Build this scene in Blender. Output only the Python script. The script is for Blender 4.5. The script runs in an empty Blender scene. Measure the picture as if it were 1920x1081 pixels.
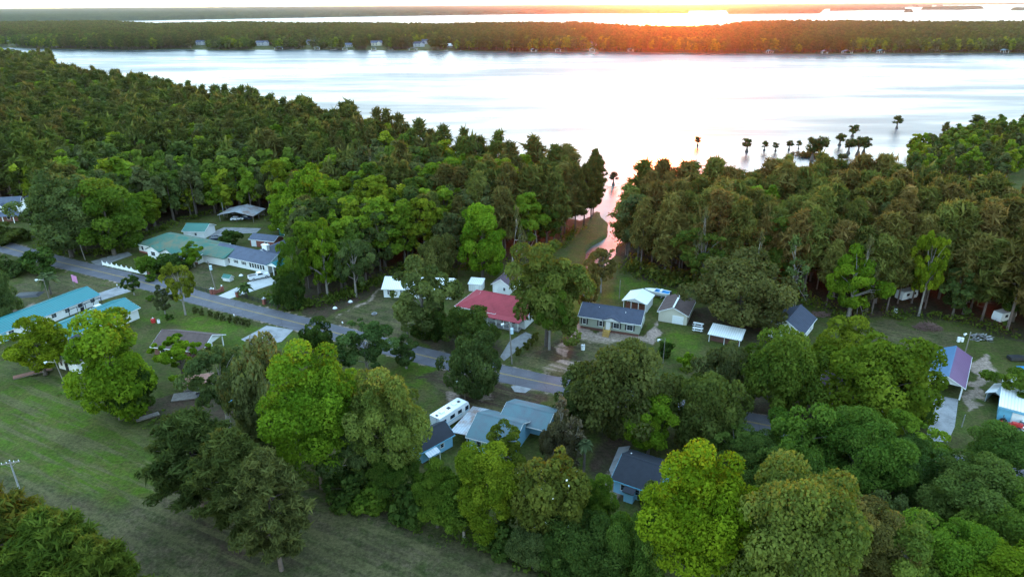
import bpy, math, random
import numpy as np
from mathutils import Matrix, Vector

# ------------------------------------------------------------------ camera, sky, sun, exposure
SC = bpy.context.scene
COL = SC.collection
CAM_H = 72.0
PITCH = math.radians(22.66)
ROLL = math.radians(-0.33)
SUN_AZ = math.radians(12.5)      # to the right of the view axis
SUN_EL = math.radians(3.4)

cam_d = bpy.data.cameras.new('camera')
cam_d.lens = 24.0
cam_d.sensor_width = 36.0
cam_d.clip_start = 0.5
cam_d.clip_end = 90000.0
cam = bpy.data.objects.new('camera', cam_d)
COL.objects.link(cam)
CAM_R = Matrix.Rotation(math.pi / 2 - PITCH, 3, 'X') @ Matrix.Rotation(ROLL, 3, 'Z')
cam.matrix_world = Matrix.Translation((0, 0, CAM_H)) @ CAM_R.to_4x4()
SC.camera = cam

world = bpy.data.worlds.new('World')
SC.world = world
world.use_nodes = True
wn = world.node_tree
for n in list(wn.nodes):
    wn.nodes.remove(n)
sky = wn.nodes.new('ShaderNodeTexSky')
sky.sky_type = 'NISHITA'
sky.sun_disc = False
sky.sun_elevation = SUN_EL
sky.sun_rotation = SUN_AZ
sky.altitude = 80
sky.air_density = 1.0
sky.dust_density = 0.2
sky.ozone_density = 2.6
bg = wn.nodes.new('ShaderNodeBackground')
bg.inputs['Strength'].default_value = 0.15
wo = wn.nodes.new('ShaderNodeOutputWorld')
tone = wn.nodes.new('ShaderNodeGamma')      # compresses the sky's brightness range evenly, so lake and land expose together
tone.inputs['Gamma'].default_value = 0.4
sat = wn.nodes.new('ShaderNodeHueSaturation')
sat.inputs['Saturation'].default_value = 1.25
wn.links.new(sky.outputs[0], tone.inputs[0])
wn.links.new(tone.outputs[0], sat.inputs['Color'])
wn.links.new(sat.outputs[0], bg.inputs[0])
wn.links.new(bg.outputs[0], wo.inputs[0])

sun_d = bpy.data.lights.new('sun', 'SUN')
sun_d.energy = 0.28
sun_d.angle = math.radians(5.0)
sun_d.color = (1.0, 0.11, 0.012)
sun = bpy.data.objects.new('sun', sun_d)
COL.objects.link(sun)
sd_ = Vector((math.sin(SUN_AZ) * math.cos(SUN_EL), math.cos(SUN_AZ) * math.cos(SUN_EL), math.sin(SUN_EL)))
sun.rotation_euler = sd_.to_track_quat('Z', 'Y').to_euler()

SC.view_settings.view_transform = 'Standard'
SC.view_settings.look = 'None'
SC.view_settings.exposure = 4.35
SC.view_settings.gamma = 1.0
SC.view_settings.use_curve_mapping = False
HAZE_D = 0.000021
HAZE_G = 0.92
cy = SC.cycles
cy.max_bounces = 6
cy.diffuse_bounces = 4
cy.glossy_bounces = 2
cy.transmission_bounces = 3
cy.volume_bounces = 0
cy.transparent_max_bounces = 4
cy.caustics_reflective = False
cy.caustics_refractive = False
cy.sample_clamp_indirect = 6.0

# ------------------------------------------------------------------ helpers
def ray(x, y):
    return CAM_R @ Vector(((x - 960) / 1280.0, -(y - 540.5) / 1280.0, -1.0))

def at(x, y, z=0.0):
    d = ray(x, y)
    t = (z - CAM_H) / d.z
    return (d.x * t, d.y * t)

def atv(x, y, z=0.0):
    p = at(x, y, z)
    return Vector((p[0], p[1], z))

def height_at(xb, yb, yt):
    b = at(xb, yb)
    D = math.hypot(*b)
    d = ray(xb, yt)
    return CAM_H + D * d.z / math.hypot(d.x, d.y)

def px_m(xb, yb, w):
    b = at(xb, yb)
    return w * math.sqrt(b[0] ** 2 + b[1] ** 2 + (CAM_H - 5) ** 2) / 1310.0

class MB:
    """collects solid pieces for one mesh object"""
    def __init__(s):
        s.v = []; s.f = []
    def add(s, vs, fs):
        o = len(s.v); s.v += [tuple(p) for p in vs]; s.f += [tuple(i + o for i in f) for f in fs]; return s
    def box(s, x0, x1, y0, y1, z0, z1):
        vs = [(x0, y0, z0), (x1, y0, z0), (x1, y1, z0), (x0, y1, z0), (x0, y0, z1), (x1, y0, z1), (x1, y1, z1), (x0, y1, z1)]
        return s.add(vs, [(3, 2, 1, 0), (4, 5, 6, 7), (0, 1, 5, 4), (1, 2, 6, 5), (2, 3, 7, 6), (3, 0, 4, 7)])
    def prism(s, poly, axis, a, b):
        """poly of 2D points extruded along axis: 'x' -> (y,z), 'y' -> (x,z), 'z' -> (x,y)"""
        n = len(poly)
        def P(p, t):
            return {'x': (t, p[0], p[1]), 'y': (p[0], t, p[1]), 'z': (p[0], p[1], t)}[axis]
        vs = [P(p, a) for p in poly] + [P(p, b) for p in poly]
        fs = [tuple(range(n)), tuple(range(2 * n - 1, n - 1, -1))]
        fs += [(i, i + n, (i + 1) % n + n, (i + 1) % n) for i in range(n)]
        return s.add(vs, fs)
    def tube(s, pts, rads, seg=6, cap=True):
        pts = [Vector(p) for p in pts]
        o = len(s.v)
        for i, p in enumerate(pts):
            d = (pts[min(i + 1, len(pts) - 1)] - pts[max(i - 1, 0)])
            d = d.normalized() if d.length > 1e-6 else Vector((0, 0, 1))
            a = d.cross(Vector((0.0, 1.0, 0.0)) if abs(d.y) < 0.9 else Vector((1.0, 0, 0))).normalized()
            b = d.cross(a)
            for k in range(seg):
                t = 2 * math.pi * k / seg
                q = p + (a * math.cos(t) + b * math.sin(t)) * rads[i]
                s.v.append((q.x, q.y, q.z))
        for i in range(len(pts) - 1):
            for k in range(seg):
                k2 = (k + 1) % seg
                s.f.append((o + i * seg + k, o + i * seg + k2, o + (i + 1) * seg + k2, o + (i + 1) * seg + k))
        if cap:
            s.f.append(tuple(o + k for k in reversed(range(seg))))
            s.f.append(tuple(o + (len(pts) - 1) * seg + k for k in range(seg)))
        return s
    def cyl(s, c, r, h, axis='z', seg=12):
        c = Vector(c)
        d = {'x': Vector((1, 0, 0)), 'y': Vector((0, 1, 0)), 'z': Vector((0, 0, 1))}[axis]
        return s.tube([c, c + d * h], [r, r], seg)
    def mesh(s, name):
        m = bpy.data.meshes.new(name)
        m.from_pydata(s.v, [], s.f)
        m.validate(); m.update()
        return m
    def build(s, name, mat, parent=None, smooth=False):
        m = s.mesh(name)
        m.materials.append(mat)
        if smooth:
            m.polygons.foreach_set('use_smooth', [True] * len(m.polygons))
        o = bpy.data.objects.new(name, m)
        COL.objects.link(o)
        if parent is not None:
            o.parent = parent
        return o

def tag(o, label=None, cat=None, group=None, kind=None):
    if label: o['label'] = label
    if cat: o['category'] = cat
    if group: o['group'] = group
    if kind: o['kind'] = kind
    return o

def empty(name, loc, rz=0.0, label=None, cat=None, group=None):
    o = bpy.data.objects.new(name, None)
    COL.objects.link(o)
    o.location = (loc[0], loc[1], loc[2] if len(loc) > 2 else 0.0)
    o.rotation_euler = (0, 0, rz)
    o.empty_display_size = 0.3
    return tag(o, label, cat, group)

def copy_tree(o, parent=None):
    c = o.copy()
    COL.objects.link(c)
    if parent is not None:
        c.parent = parent
    for ch in o.children:
        copy_tree(ch, c)
    return c

# ------------------------------------------------------------------ materials
def newmat(name):
    m = bpy.data.materials.new(name)
    m.use_nodes = True
    nt = m.node_tree
    for n in list(nt.nodes):
        nt.nodes.remove(n)
    out = nt.nodes.new('ShaderNodeOutputMaterial')
    return m, nt, out

def nd(nt, t, **kw):
    n = nt.nodes.new(t)
    for k, v in kw.items():
        setattr(n, k, v)
    return n

def noise(nt, vec, scale, detail=4, rough=0.6):
    n = nd(nt, 'ShaderNodeTexNoise')
    n.inputs['Scale'].default_value = scale
    n.inputs['Detail'].default_value = detail
    n.inputs['Roughness'].default_value = rough
    if vec is not None:
        nt.links.new(vec, n.inputs['Vector'])
    return n.outputs['Fac']

def mixc(nt, fac, a, b, mode='MIX'):
    n = nd(nt, 'ShaderNodeMix', data_type='RGBA', blend_type=mode)
    for s, v in ((0, fac), (6, a), (7, b)):
        if isinstance(v, (float, int)):
            n.inputs[s].default_value = v
        elif isinstance(v, tuple):
            n.inputs[s].default_value = (v[0], v[1], v[2], 1)
        else:
            nt.links.new(v, n.inputs[s])
    return n.outputs[2]

def ramp(nt, v, lo, hi, a=0.0, b=1.0):
    n = nd(nt, 'ShaderNodeMapRange')
    n.interpolation_type = 'SMOOTHSTEP'
    n.inputs[1].default_value = lo; n.inputs[2].default_value = hi
    n.inputs[3].default_value = a; n.inputs[4].default_value = b
    nt.links.new(v, n.inputs[0])
    return n.outputs[0]

def mth(nt, op, a, b=None):
    n = nd(nt, 'ShaderNodeMath', operation=op)
    for i, v in enumerate((a, b)):
        if v is None: continue
        if isinstance(v, (float, int)): n.inputs[i].default_value = v
        else: nt.links.new(v, n.inputs[i])
    return n.outputs[0]

def M(name, col, rough=0.7, var=0.25, scale=1.2, metal=0.0, ribs=None, spacing=0.4, col2=None, stain=0.5, bump=0.4):
    """painted / weathered surface: base colour, blotchy wear, optional ribs or boards (bump) along an axis"""
    m, nt, out = newmat(name)
    tc = nd(nt, 'ShaderNodeTexCoord')
    v = tc.outputs['Object']
    n1 = noise(nt, v, scale, 6, 0.65)
    n2 = noise(nt, v, scale * 9, 3, 0.6)
    c2 = col2 or tuple(c * (1 - var * 1.6) for c in col)
    c = mixc(nt, ramp(nt, n1, 0.38, 0.68, 0.0, stain + var), col, c2)
    c = mixc(nt, ramp(nt, n2, 0.35, 0.7, 0.0, var), c, tuple(min(1, x * 1.25) for x in col))
    p = nd(nt, 'ShaderNodeBsdfPrincipled')
    p.inputs['Roughness'].default_value = rough
    p.inputs['Metallic'].default_value = metal
    if ribs:
        w = nd(nt, 'ShaderNodeTexWave', wave_type='BANDS', bands_direction=ribs, wave_profile='SAW' if ribs == 'Z' else 'SIN')
        w.inputs['Scale'].default_value = 1.0 / spacing * 0.314
        nt.links.new(v, w.inputs['Vector'])
        h = w.outputs['Fac']
        c = mixc(nt, ramp(nt, h, 0.0, 0.35, 0.4, 0.0), c, tuple(x * 0.45 for x in col))
    else:
        h = n2
    nt.links.new(c, p.inputs['Base Color'])
    b = nd(nt, 'ShaderNodeBump')
    b.inputs['Strength'].default_value = bump
    b.inputs['Distance'].default_value = 0.05
    nt.links.new(h, b.inputs['Height'])
    nt.links.new(b.outputs[0], p.inputs['Normal'])
    nt.links.new(p.outputs[0], out.inputs[0])
    return m

def glassmat():
    m, nt, out = newmat('window glass')
    p = nd(nt, 'ShaderNodeBsdfPrincipled')
    p.inputs['Base Color'].default_value = (0.02, 0.03, 0.04, 1)
    p.inputs['Roughness'].default_value = 0.06
    p.inputs['Specular IOR Level'].default_value = 0.8
    nt.links.new(p.outputs[0], out.inputs[0])
    return m

X = {}
X['glass'] = glassmat()
X['white'] = M('white paint', (0.78, 0.79, 0.78), 0.5, 0.06, 0.8, stain=0.1)
X['white_siding'] = M('white siding', (0.76, 0.77, 0.76), 0.5, 0.06, 0.6, ribs='Z', spacing=0.2, stain=0.12)
X['blue_siding'] = M('pale blue siding', (0.27, 0.58, 0.80), 0.55, 0.08, 0.6, ribs='Z', spacing=0.2, stain=0.15)
X['sage_siding'] = M('sage siding', (0.34, 0.37, 0.29), 0.55, 0.05, 0.6, ribs='Z', spacing=0.2, stain=0.1)
X['cream'] = M('cream siding', (0.62, 0.57, 0.46), 0.6, 0.08, 0.6, ribs='Z', spacing=0.2, stain=0.2)
X['brick'] = M('red brick', (0.26, 0.085, 0.06), 0.85, 0.25, 2.5)
X['brick_dark'] = M('brown brick', (0.17, 0.08, 0.06), 0.85, 0.25, 2.5)
X['navy_shingle'] = M('navy shingles', (0.045, 0.055, 0.085), 0.9, 0.2, 1.0, ribs='X', spacing=0.3, bump=0.2)
X['black_shingle'] = M('black shingles', (0.018, 0.022, 0.032), 0.9, 0.2, 1.0)
X['slate_shingle'] = M('slate blue shingles', (0.075, 0.09, 0.13), 0.9, 0.2, 0.7)
X['teal_shingle'] = M('worn blue green shingles', (0.085, 0.15, 0.17), 0.85, 0.2, 0.5, col2=(0.10, 0.10, 0.12))
X['brown_shingle'] = M('brown shingles', (0.095, 0.062, 0.055), 0.9, 0.25, 0.9)
X['plum_shingle'] = M('plum shingles', (0.09, 0.055, 0.075), 0.9, 0.2, 0.9)
X['red_roof'] = M('maroon shingles', (0.33, 0.035, 0.05), 0.8, 0.2, 0.5, ribs='Y', spacing=0.4, bump=0.15)
X['turq'] = M('turquoise metal', (0.0, 0.15, 0.165), 0.45, 0.12, 0.25, ribs='X', spacing=0.6, bump=0.5)
X['turq_y'] = M('turquoise metal seams', (0.0, 0.19, 0.22), 0.45, 0.12, 0.25, ribs='Y', spacing=0.6, bump=0.5)
X['green_roof'] = M('green roof', (0.03, 0.12, 0.09), 0.8, 0.15, 0.3, col2=(0.13, 0.125, 0.075), stain=0.9)
X['green_metal'] = M('green metal', (0.02, 0.14, 0.11), 0.5, 0.12, 0.3, ribs='X', spacing=0.5, bump=0.4)
X['grey_metal'] = M('galvanised metal', (0.42, 0.46, 0.50), 0.4, 0.2, 0.5, metal=0.4, ribs='X', spacing=0.5, stain=0.5, bump=0.5)
X['rust_metal'] = M('rusty galvanised metal', (0.38, 0.42, 0.46), 0.45, 0.2, 0.35, metal=0.3, ribs='X', spacing=0.5, col2=(0.25, 0.15, 0.11), stain=0.9, bump=0.5)
X['white_metal'] = M('white metal', (0.74, 0.75, 0.74), 0.4, 0.1, 0.5, ribs='X', spacing=0.5, stain=0.25, bump=0.4)
X['white_metal_y'] = M('white metal seams', (0.74, 0.75, 0.74), 0.4, 0.1, 0.5, ribs='Y', spacing=0.5, stain=0.25, bump=0.4)
X['blue_metal'] = M('blue metal', (0.07, 0.16, 0.28), 0.4, 0.12, 0.4, ribs='Y', spacing=0.6, stain=0.3, bump=0.4)
X['purple_metal'] = M('faded violet metal', (0.15, 0.075, 0.15), 0.45, 0.15, 0.4, ribs='Y', spacing=0.6, stain=0.3, bump=0.4)
X['black'] = M('black paint', (0.02, 0.02, 0.024), 0.4, 0.1, 1.0)
X['iron'] = M('black iron', (0.025, 0.025, 0.028), 0.5, 0.1, 1.0)
X['chrome'] = M('bright metal', (0.6, 0.62, 0.64), 0.25, 0.1, 1.0, metal=0.8)
X['rubber'] = M('rubber', (0.02, 0.02, 0.02), 0.9, 0.1, 3.0)
X['concrete'] = M('concrete', (0.46, 0.46, 0.45), 0.85, 0.2, 0.35, stain=0.4)
X['old_concrete'] = M('weathered concrete', (0.27, 0.27, 0.275), 0.9, 0.3, 0.4, stain=0.6)
X['gravel'] = M('grey gravel', (0.20, 0.20, 0.20), 0.95, 0.3, 0.6, stain=0.6)
X['new_wood'] = M('yellow new lumber', (0.48, 0.29, 0.07), 0.7, 0.15, 2.0)
X['old_wood'] = M('grey weathered wood', (0.17, 0.15, 0.135), 0.9, 0.3, 2.0)
X['pole_wood'] = M('utility pole wood', (0.22, 0.19, 0.16), 0.9, 0.3, 1.5)
X['red_wood'] = M('red brown boards', (0.20, 0.08, 0.05), 0.85, 0.25, 1.5)
X['pink_metal'] = M('faded red metal', (0.40, 0.20, 0.15), 0.6, 0.2, 0.8)
X['transformer'] = M('transformer grey', (0.42, 0.55, 0.62), 0.4, 0.06, 1.0)
X['red'] = M('red paint', (0.45, 0.03, 0.03), 0.4, 0.15, 1.0)
X['blue'] = M('blue tarp', (0.02, 0.22, 0.50), 0.5, 0.15, 1.0)
X['sky_blue'] = M('light blue paint', (0.16, 0.45, 0.62), 0.45, 0.1, 1.0)
X['pink'] = M('pink cloth', (0.62, 0.25, 0.45), 0.8, 0.1, 2.0)
X['yellow_line'] = M('faded yellow paint', (0.34, 0.24, 0.06), 0.8, 0.3, 2.0)
X['car_white'] = M('white car paint', (0.74, 0.75, 0.76), 0.2, 0.03, 1.0, stain=0.05, bump=0.02)
X['car_dark'] = M('dark blue car paint', (0.02, 0.03, 0.06), 0.2, 0.05, 1.0, stain=0.05, bump=0.02)
X['scrap'] = M('mixed scrap', (0.35, 0.36, 0.37), 0.6, 0.3, 2.0, col2=(0.12, 0.07, 0.05), stain=0.9)
X['brush'] = M('dead brush', (0.15, 0.085, 0.07), 0.95, 0.3, 3.0)
X['bark'] = M('bark', (0.10, 0.08, 0.065), 0.95, 0.3, 2.5, bump=0.8)
X['pine_bark'] = M('pine bark', (0.13, 0.095, 0.08), 0.95, 0.3, 2.5, bump=0.8)
X['pale_bark'] = M('pale bark', (0.25, 0.22, 0.19), 0.95, 0.25, 2.5, bump=0.6)
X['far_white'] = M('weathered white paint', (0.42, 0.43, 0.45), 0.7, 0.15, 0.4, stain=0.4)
X['petal'] = M('white petals', (0.8, 0.8, 0.74), 0.6, 0.05, 3.0)

def asphalt():
    m, nt, out = newmat('asphalt')
    tc = nd(nt, 'ShaderNodeTexCoord'); v = tc.outputs['Object']
    c = mixc(nt, ramp(nt, noise(nt, v, 0.25, 5), 0.35, 0.7), (0.085, 0.082, 0.096), (0.122, 0.118, 0.134))
    c = mixc(nt, ramp(nt, noise(nt, v, 6, 4), 0.4, 0.75, 0, 0.5), c, (0.066, 0.062, 0.08))
    vo = nd(nt, 'ShaderNodeTexVoronoi', feature='DISTANCE_TO_EDGE'); vo.inputs['Scale'].default_value = 0.22
    nt.links.new(v, vo.inputs['Vector'])
    c = mixc(nt, ramp(nt, vo.outputs['Distance'], 0.0, 0.02, 0.6, 0.0), c, (0.05, 0.05, 0.055))
    p = nd(nt, 'ShaderNodeBsdfPrincipled'); nt.links.new(c, p.inputs['Base Color']); p.inputs['Roughness'].default_value = 0.8
    nt.links.new(p.outputs[0], out.inputs[0])
    return m
X['asphalt'] = asphalt()

def foliage(name, use_obj=True, cols=None, transl=0.42):
    """leaf clusters: colour from the object (or a random pick), varied clump by clump"""
    m, nt, out = newmat(name)
    oi = nd(nt, 'ShaderNodeObjectInfo')
    if use_obj:
        base = oi.outputs['Color']
    else:
        cr = nd(nt, 'ShaderNodeValToRGB')
        cr.color_ramp.interpolation = 'CONSTANT'
        e = cr.color_ramp.elements
        e[0].position = 0; e[0].color = (*cols[0], 1)
        e[1].position = 1.0 / len(cols); e[1].color = (*cols[1], 1)
        for i in range(2, len(cols)):
            k = e.new(i / len(cols)); k.color = (*cols[i], 1)
        nt.links.new(oi.outputs['Random'], cr.inputs[0])
        base = cr.outputs[0]
    a = nd(nt, 'ShaderNodeAttribute'); a.attribute_name = 'tint'
    hs = nd(nt, 'ShaderNodeHueSaturation')
    nt.links.new(base, hs.inputs['Color'])
    nt.links.new(ramp(nt, a.outputs['Fac'], 0, 1, 0.515, 0.488), hs.inputs['Hue'])
    nt.links.new(ramp(nt, a.outputs['Fac'], 0, 1, 0.78, 1.85), hs.inputs['Value'])
    hs.inputs['Saturation'].default_value = 1.0
    leafc = mixc(nt, 1.0, hs.outputs[0], (1.14, 1.0, 0.82), 'MULTIPLY')
    d = nd(nt, 'ShaderNodeBsdfDiffuse'); nt.links.new(leafc, d.inputs[0])
    t = nd(nt, 'ShaderNodeBsdfTranslucent')
    nt.links.new(mixc(nt, 1.0, leafc, (1.25, 1.2, 0.5), 'MULTIPLY'), t.inputs[0])
    mx = nd(nt, 'ShaderNodeMixShader'); mx.inputs[0].default_value = transl
    nt.links.new(d.outputs[0], mx.inputs[1]); nt.links.new(t.outputs[0], mx.inputs[2])
    nt.links.new(mx.outputs[0], out.inputs[0])
    return m
X['leaf'] = foliage('leaves')
X['needle'] = foliage('needles', transl=0.34)

# ------------------------------------------------------------------ terrain: one sheet of ground, the lake, roads
rng = np.random.default_rng(11)

def sdf(poly, P):
    """signed distance to a polygon, negative inside; P is (n,2)"""
    poly = np.asarray(poly, float)
    d = np.full(len(P), 1e18); ins = np.zeros(len(P), bool)
    for i in range(len(poly)):
        a = poly[i]; b = poly[(i + 1) % len(poly)]
        e = b - a; w = P - a
        t = np.clip((w @ e) / (e @ e + 1e-12), 0, 1)
        q = w - t[:, None] * e
        d = np.minimum(d, (q * q).sum(1))
        c1 = (a[1] <= P[:, 1]); c2 = (b[1] > P[:, 1])
        cr = e[0] * w[:, 1] - e[1] * w[:, 0]
        ins ^= ((c1 & c2 & (cr > 0)) | (~c1 & ~c2 & (cr < 0)))
    return np.where(ins, -1, 1) * np.sqrt(d)

def line_dist(line, P):
    d = np.full(len(P), 1e18)
    line = np.asarray(line, float)
    for a, b in zip(line[:-1], line[1:]):
        e = b - a; w = P - a
        t = np.clip((w @ e) / (e @ e + 1e-12), 0, 1)
        q = w - t[:, None] * e
        d = np.minimum(d, (q * q).sum(1))
    return np.sqrt(d)

def sst(x, a, b):
    t = np.clip((x - a) / (b - a), 0, 1)
    return t * t * (3 - 2 * t)

def vnoise(P, s, seed=0):
    """cheap value noise"""
    Q = P / s
    i = np.floor(Q).astype(np.int64); f = Q - i; f = f * f * (3 - 2 * f)
    def h(ix, iy):
        n = (ix * 374761393 + iy * 668265263 + seed * 974634777) & 0x7fffffff
        n = (n ^ (n >> 13)) * 1274126177 & 0x7fffffff
        return ((n ^ (n >> 16)) & 0xffff) / 65535.0
    a = h(i[:, 0], i[:, 1]); b = h(i[:, 0] + 1, i[:, 1]); c = h(i[:, 0], i[:, 1] + 1); d = h(i[:, 0] + 1, i[:, 1] + 1)
    return (a * (1 - f[:, 0]) + b * f[:, 0]) * (1 - f[:, 1]) + (c * (1 - f[:, 0]) + d * f[:, 0]) * f[:, 1]

def pts(*l):
    return [at(*p) for p in l]

# shore of the near land, from far left to the inlet, the creek, then to the far right
SHORE = pts((-900, 100), (-300, 106), (0, 111), (70, 121), (106, 136)) + pts(
    (100, 128, 20), (300, 157, 20), (430, 176, 20), (560, 199, 20), (700, 220, 20), (800, 243, 20), (850, 258, 20), (1000, 284, 20), (1095, 310, 20)) + pts(
    (1120, 396), (1127, 410), (1143, 429), (1138, 441), (1112, 453), (1092, 468), (1090, 482), (1100, 496), (1112, 504),
    (1130, 500), (1146, 490), (1160, 472), (1169, 446)) + pts(
    (1200, 337, 20), (1300, 322, 20), (1400, 315, 20), (1560, 309, 20), (1640, 322, 20)) + pts(
    (1690, 319), (1705, 296), (1760, 270), (1840, 252), (1960, 243), (2400, 225))
LAND = SHORE + [(2500, 900), (5000, 900), (5000, -5000), (-6000, -5000), (-6000, SHORE[0][1])]
PEN_F = pts((-700, 84), (0, 88), (100, 92), (250, 94), (330, 92), (400, 94), (560, 93), (700, 94), (800, 95), (1000, 97), (1150, 97), (1300, 99), (1500, 101), (1700, 100), (1920, 99), (2700, 92))
PEN_B = pts((2700, 40, 20), (1920, 42, 20), (1700, 41, 20), (1500, 39, 20), (1400, 42, 20), (1350, 48, 20), (1290, 52, 20), (1180, 49, 20), (1080, 42, 20), (1000, 44, 20), (800, 45, 20), (700, 44, 20), (560, 44, 20), (450, 42, 20), (300, 44, 20), (185, 40, 20), (-700, 46, 20))
PEN = PEN_F + PEN_B
FAR = pts((-900, 60), (170, 40.5), (300, 38), (500, 34.5), (700, 31), (900, 28), (1100, 25.5), (1293, 25.5), (1294, 20.5), (1361, 20), (1362, 26.5), (1540, 25.5), (1547, 17), (1700, 14)) + [at(1720, 10), (26000, 14000), (26000, 30000), (-26000, 30000), (-26000, 6000)]
ISLES = [pts((1553, 21), (1640, 19.5), (1700, 19), (1700, 18), (1640, 18.2), (1553, 19.8)),
         pts((1692, 23.5), (1714, 23.5), (1716, 22), (1692, 22)),
         pts((1725, 18.6), (1800, 19), (1846, 17), (1840, 14.2), (1780, 14), (1725, 17)),
         pts((1708, 13.5), (1770, 13.6), (1770, 12.2), (1708, 12.4)),
         pts((1893, 20), (1960, 20), (1960, 18), (1893, 18.6))]
DITCH = pts((-40, 655), (60, 690), (130, 722), (270, 783), (420, 850), (560, 895), (700, 945), (860, 1003), (1000, 1050), (1150, 1110), (1400, 1190))
ROADL = pts((-700, 250), (-300, 380), (0, 461)) and [(-420.0, 353.0)] + pts((0, 461), (110, 491), (250, 524), (400, 566), (570, 608), (800, 669), (1040, 722)) + [(44.5, 107.5), (90.0, 87.0), (190.0, 45.0)]

def ground_z(P):
    s = np.minimum(sdf(LAND, P), 1e9)
    w = np.clip(np.hypot(P[:, 0], P[:, 1]) * 0.012, 2.0, 40)
    s = s + (vnoise(P, 9, 3) - 0.5) * 3.5
    z = -2.5 * sst(s, -w * 0.4, w * 1.2)
    f = np.hypot(P[:, 0], P[:, 1]) > 900
    if f.any():
        Q = P[f]
        s2 = np.minimum(sdf(PEN, Q), sdf(FAR, Q))
        for I in ISLES:
            s2 = np.minimum(s2, sdf(I, Q))
        zz = -2.5 * sst(s2, -10, 14)
        z[f] = np.maximum(z[f], zz)
    n = np.hypot(P[:, 0], P[:, 1]) < 400
    if n.any():
        Q = P[n]
        dd = line_dist(DITCH, Q)
        z[n] -= 0.42 * (1 - sst(dd, 0.4, 2.6))
    return z

def ground_mesh():
    a0 = np.radians(np.concatenate([np.arange(-52, 52.01, 0.28)]))
    ang = np.concatenate([a0, np.radians(np.arange(58, 304, 6.0))])
    rad = np.concatenate([[2, 15, 30, 40, 46], np.exp(np.arange(math.log(50), math.log(22500), 0.0105))])
    A, Rr = np.meshgrid(ang, rad)
    P = np.stack([np.sin(A) * Rr, np.cos(A) * Rr], -1).reshape(-1, 2)
    z = ground_z(P)
    na = len(ang); nr = len(rad)
    V = np.column_stack([P, z])
    i = np.arange(nr - 1)[:, None] * na + np.arange(na)[None, :]
    j = np.arange(nr - 1)[:, None] * na + (np.arange(na)[None, :] + 1) % na
    F = np.stack([i, i + na, j + na, j], -1).reshape(-1, 4)
    m = bpy.data.meshes.new('ground')
    m.vertices.add(len(V)); m.vertices.foreach_set('co', V.ravel())
    m.loops.add(F.size); m.loops.foreach_set('vertex_index', F.ravel()[::1])
    m.polygons.add(len(F)); m.polygons.foreach_set('loop_start', np.arange(len(F)) * 4)
    m.polygons.foreach_set('use_smooth', np.ones(len(F), bool))
    m.update(); m.validate()
    return m, P

gm, GP = ground_mesh()
LFOREST = pts((-500, 368), (-40, 384), (75, 384), (92, 430), (88, 474), (200, 479), (258, 452), (330, 418), (405, 402), (500, 400), (552, 428), (556, 470), (540, 560), (570, 580), (640, 562), (716, 527), (742, 506), (850, 506), (960, 494), (1040, 468), (1085, 430), (1112, 402)) + SHORE[4:13][::-1] + [(-900.0, 800.0), (-900.0, 330.0)]
RFOREST = pts((1172, 502), (1200, 522), (1300, 542), (1400, 548), (1490, 562), (1560, 590), (1650, 592), (1760, 598), (1820, 606), (1920, 640), (2100, 690), (2400, 640), (2400, 372, 20), (1920, 356, 20), (1800, 351, 20), (1710, 340, 20)) + SHORE[-11:-6][::-1] + pts((1168, 440), (1164, 474))
zones = {}
WP = GP.copy()
for sc_, am in ((14, 5.0), (5, 2.6), (2.2, 1.3)):
    WP[:, 0] += (vnoise(GP, sc_, 41) - 0.5) * am
    WP[:, 1] += (vnoise(GP, sc_, 42) - 0.5) * am
def zone(name, polys, soft=2.0):
    v = zones.get(name, np.zeros(len(GP)))
    near = np.hypot(GP[:, 0], GP[:, 1]) < 1500
    for p in polys:
        s = sdf(p, WP[near])
        v[near] = np.maximum(v[near], 1 - sst(s, -soft, soft))
    zones[name] = v
FIELD = pts((-500, 640), (0, 700), (110, 708), (270, 800), (420, 862), (560, 905), (700, 955), (860, 1012), (1010, 1062)) + [(40, 40), (200, -60), (-400, -60)]
zone('lush', [pts((-500, 640), (0, 700), (110, 708), (270, 800), (330, 830), (360, 900), (250, 960), (100, 930), (0, 900), (-300, 880))], 7)
zone('lush', [pts((262, 590), (330, 585), (470, 612), (570, 640), (560, 660), (400, 660), (380, 640), (290, 600)), pts((760, 660), (830, 690), (830, 720), (790, 740), (740, 700)), pts((1110, 560), (1290, 560), (1290, 540), (1180, 520)), pts((1250, 620), (1330, 620), (1300, 690), (1240, 660)), pts((1100, 540), (1100, 590), (1040, 600), (1060, 560))], 2)
zone('dry', [FIELD], 5)
zone('dry', [pts((610, 600), (720, 545), (760, 560), (760, 640), (700, 650)), pts((960, 670), (1060, 620), (1200, 640), (1100, 720), (1040, 710)), pts((280, 500), (400, 495), (420, 545), (330, 525)), pts((0, 560), (60, 510), (190, 520), (220, 545), (60, 590)), pts((1620, 600), (1800, 620), (1700, 680), (1600, 640)), pts((860, 690), (1030, 735), (1000, 800), (840, 780), (800, 740))], 3)
zone('litter', [LFOREST, RFOREST], 3)
zone('litter', [pts((800, 700), (870, 700), (1030, 738), (1000, 800), (830, 775)), pts((990, 660), (1060, 628), (1110, 650), (1060, 690)), pts((840, 640), (940, 640), (935, 690), (800, 660))], 2.5)
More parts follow.
